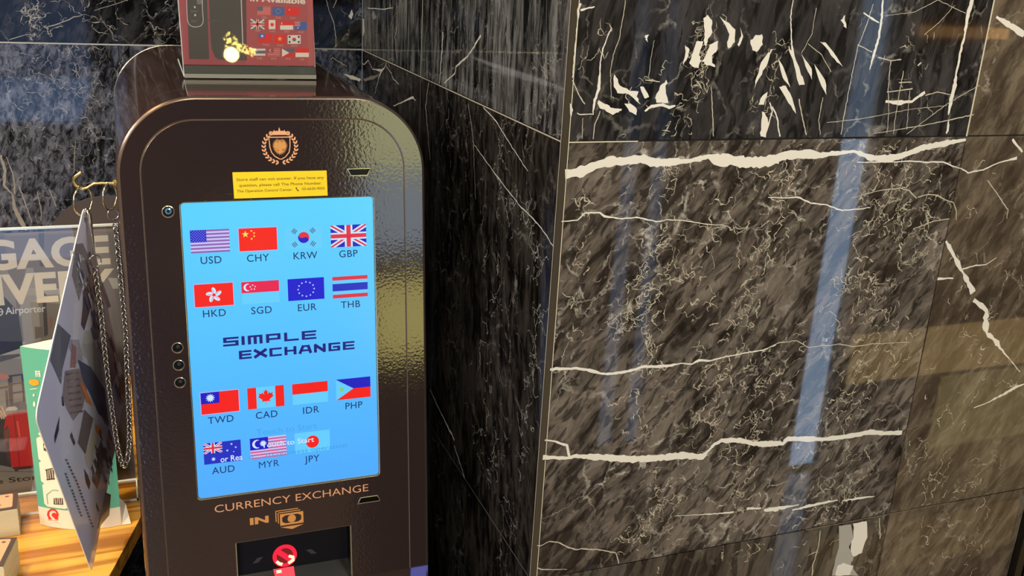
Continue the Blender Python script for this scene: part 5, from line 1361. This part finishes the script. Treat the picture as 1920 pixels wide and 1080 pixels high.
mb = MB(); mb.poly([gp(0, HB-.0005), *[gp(i/12, HB-.0005) for i in range(1, 13)], Vector((apex.x, apex.y, ZK + HB))], CCR); mb.build('top_flap', GB)
mb = MB()
def gpoly(pts, m_, sc, ox, oy, out=.0007):
    P = [gat(x/sc + ox, y/sc + oy) for x, y in pts]
    if area2(P) < 0: P = list(reversed(P))
    mb.poly([gp(s, z, out) for s, z in P], m_)
# icon tiles
def tile(px0, py0, px1, py1):
    s0, z0 = gat(px0, py1); s1, z1 = gat(px1, py0); 
    nn = 8
    for i in range(nn):
        a, b = s0 + (s1-s0)*i/nn, s0 + (s1-s0)*(i+1)/nn; ins = .004 if i in (0, nn-1) else 0
        mb.poly([gp(a, z0 + (ins if i == 0 else 0), .0006), gp(b, z0 + (ins if i == nn-1 else 0), .0006), gp(b, z1 - (ins if i == nn-1 else 0), .0006), gp(a, z1 - (ins if i == 0 else 0), .0006)], CCR)
g2, g7 = (4.318, 0, 680), (4.911, 0, 860)
mb = MB(); tile(73, 824, 118, 865)
for q in ([(350,655),(372,650),(374,690),(385,705),(383,722),(356,712)],): gpoly(q, CINK, *g2, .001)
gpoly([(362,668),(372,666),(374,690),(364,692)], CCR, *g2, .0012)
mb.build('picture_tile', GB); mb = MB(); tile(78, 869, 118, 906)
for i in range(4): gpoly([(376+i*17,868),(386+i*17,864),(392+i*17,946),(382+i*17,950)], CINK, *g2, .001)
gpoly([(370,866),(440,850),(442,858),(372,874)], CINK, *g2, .001); gpoly([(380,944),(446,934),(448,944),(382,954)], CINK, *g2, .001)
mb.build('picture_tile', GB); mb = MB(); tile(84, 911, 124, 949)
for i in range(5): gpoly([(497+i*18,362),(509+i*18,362),(511+i*18,420),(499+i*18,418)], CINK, *g7, .001)
gpoly([(494,415),(585,420),(585,426),(494,422)], CINK, *g7, .001)
TL = paint('card_line_teal', 120, 160, 140, .5)
for q in ([(432,330),(438,330),(450,420),(443,420)],[(432,330),(490,285),(493,291),(437,336)],[(490,285),(545,292),(545,299),(492,292)]): gpoly(q, TL, *g7, .001)
mb.build('picture_tile', GB); mb = MB()
for i in range(3): gpoly([(290+i*14,66+(i%2)*4),(299+i*14,66),(301+i*14,116),(292+i*14,118)], CCR, *g2, .0008)
for q in ([(286,72),(330,66),(330,72),(286,78)],[(290,92),(330,86),(330,92),(290,98)]): gpoly(q, CCR, *g2, .0009)
mb.build('heading_print', GB); mb = MB()
gpoly([(236,150),(250,138),(290,135),(318,148),(318,176),(290,188),(258,184),(240,170)], CORG, *g2, .0009)
mb.build('orange_mark', GB); mb = MB()
for q in ([(245,216),(300,208),(300,213),(245,221)],[(272,258),(284,252),(286,272),(274,276)],[(268,330),(282,310),(290,330),(284,360),(272,352)],[(310,575),(325,565),(345,590),(350,610),(330,600)]): gpoly(q, CCR, *g2, .0009); mb.build('small_print', GB); mb = MB()
# red round mark on the white band
def gring(cx, cy, r0, r1, a0, a1, m_, out=.0007, n=24):
    vs = []
    for i in range(n + 1):
        t = math.radians(a0 + (a1-a0)*i/n)
        for r in (r0, r1):
            s, z = gat((cx + r*math.cos(t))/4.911, (cy - r*math.sin(t))/4.911 + 860); vs.append(gp(s, z, out))
    mb.mesh(vs, [(2*i, 2*i+2, 2*i+3, 2*i+1) if a1 < a0 else (2*i, 2*i+1, 2*i+3, 2*i+2) for i in range(n)], m_)
gring(488, 513, 34, 52, -60, 235, CRED); gring(500, 520, 3, 21, 0, 359, CRED, .0008)
gpoly([(500,545),(530,545),(540,562),(512,560)], CRED, *g7, .0008); gpoly([(450,545),(470,540),(480,562),(445,560)], CRED, *g7, .0008)
for q in ([(440,566),(535,568),(535,573),(440,571)],[(498,584),(545,588),(545,592),(498,588)]): gpoly(q, paint('card_pale_red', 206, 150, 130, .5), *g7, .0008)
mb.build('red_round_emblem', GB)
mb = MB()                                             # white side tab splayed out at the foot
f1 = on_z(236, 962, ZK + .012); f2 = on_z(246, 983, ZK); 
mb.poly([Vector((gb_.x, gb_.y, ZK + .001)), Vector((f2.x, f2.y, ZK + .001)), Vector((gb_.x + .008, gb_.y + .012, ZK + .03))], CWHT); mb.poly([Vector((gb_.x, gb_.y, ZK+.05)), Vector((gb_.x, gb_.y, ZK + .001)), Vector((gb_.x + .008, gb_.y + .012, ZK + .03))], CWHT)
mb.build('side_tab', GB)

# stacks of cards at the near left edge
PAP = paint('card_stock_side', 196, 190, 158, .6); CVD = paint('leaflet_brown', 66, 50, 42, .4); CVP = paint('leaflet_peach', 206, 152, 116, .4); CVY = paint('leaflet_yellow', 226, 206, 110, .4); CVG = paint('leaflet_cream', 224, 214, 190, .4); CVM = paint('leaflet_maroon', 96, 58, 52, .4)
def card_stack(name_label, leaf_label, fr_, bk, h, wid, between):
    """fr_, bk: near and far right corners on the counter"""
    a = Vector((fr_[0], fr_[1])); b = Vector((bk[0], bk[1])); dr = (b - a); L_ = dr.length; dr.normalize(); lf = Vector((-dr.y, dr.x))
    def P(u, v, z): q = a + dr*v + lf*u; return Vector((q.x, q.y, z))
    z0 = ZK + .0006
    mb = MB(); n = 14
    for i in range(n):
        za, zb_ = z0 + (h-.0008)*i/n, z0 + (h-.0008)*(i+.93)/n; j = random.uniform(-.0005, .0005)
        mb.prism([P(j, 0, za), P(wid+j, 0, za), P(wid+j, L_, za), P(j, L_, za)][::-1] if False else [P(j, 0, za), P(j, L_, za), P(wid+j, L_, za), P(wid+j, 0, za)][::-1], [P(j, 0, zb_), P(j, L_, zb_), P(wid+j, L_, zb_), P(wid+j, 0, zb_)][::-1], PAP)
    o = mb.build('leaflet_stack'); tag(o, name_label, 'leaflets', kind='stuff')
    zt3 = z0 + h
    TP = Plane(P(0, 0, zt3), Vector((lf.x, lf.y, 0)), Vector((dr.x, dr.y, 0)))
    if TP.n.z < 0: TP.n = -TP.n
    mb = MB()
    def t_(pts, m_, hh):
        mb.poly([TP.p(x, y, hh) for x, y in (pts if area2(pts) < 0 else list(reversed(pts)))], m_)
    Q = [(0,0),(wid,0),(wid,L_),(0,L_)]
    mb.prism([TP.p(x, y, -.0006) for x, y in reversed(Q)][::-1], [TP.p(x, y, 0) for x, y in reversed(Q)][::-1], CVD)
    t_(rrect(.0065, .006, wid-.004, L_-.0035, .003, 3), CVP, .0002)
    t_([(wid*.33,.008),(wid*.36,.006),(wid*.40,L_-.006),(wid*.37,L_-.006)], CVG, .0004)
    t_([(wid*.41,.010),(wid*.95,.010),(wid*.95,L_-.010),(wid*.43,L_-.010)], CVY, .0004)
    t_([(wid*.20,L_*.30),(wid*.30,L_*.24),(wid*.29,L_*.86),(wid*.24,L_*.88),(wid*.25,L_*.45)], CVM, .0004)
    for i in range(5): t_([(wid*(.48+.09*i),L_*.35),(wid*(.53+.09*i),L_*.35),(wid*(.53+.09*i),L_*.7),(wid*(.48+.09*i),L_*.7)], CVM, .0006)
    t_([(.012,L_-.013),(.017,L_-.013),(.017,L_-.009),(.012,L_-.009)], CVM, .0004)
    o = mb.build('leaflet'); tag(o, leaf_label, 'leaflet', 'top leaflets of the stacks')
fa = on_z(38, 1003, ZK); fb = on_z(36, 907, ZK + .046)
card_stack('far stack of cream card leaflets on the counter below the luggage poster', 'brown-bordered leaflet on top of the far stack', (fa.x, fa.y), (fb.x, min(fb.y, 1.502)), .046, .105, 0)
fa = on_z(6, 1062, ZK + .050); fb = on_z(32, 1008, ZK + .050)
card_stack('near stack of cream card leaflets at the front of the counter', 'brown-bordered leaflet on top of the near stack', (fa.x, fa.y), (fb.x, fb.y), .050, .105, 0)
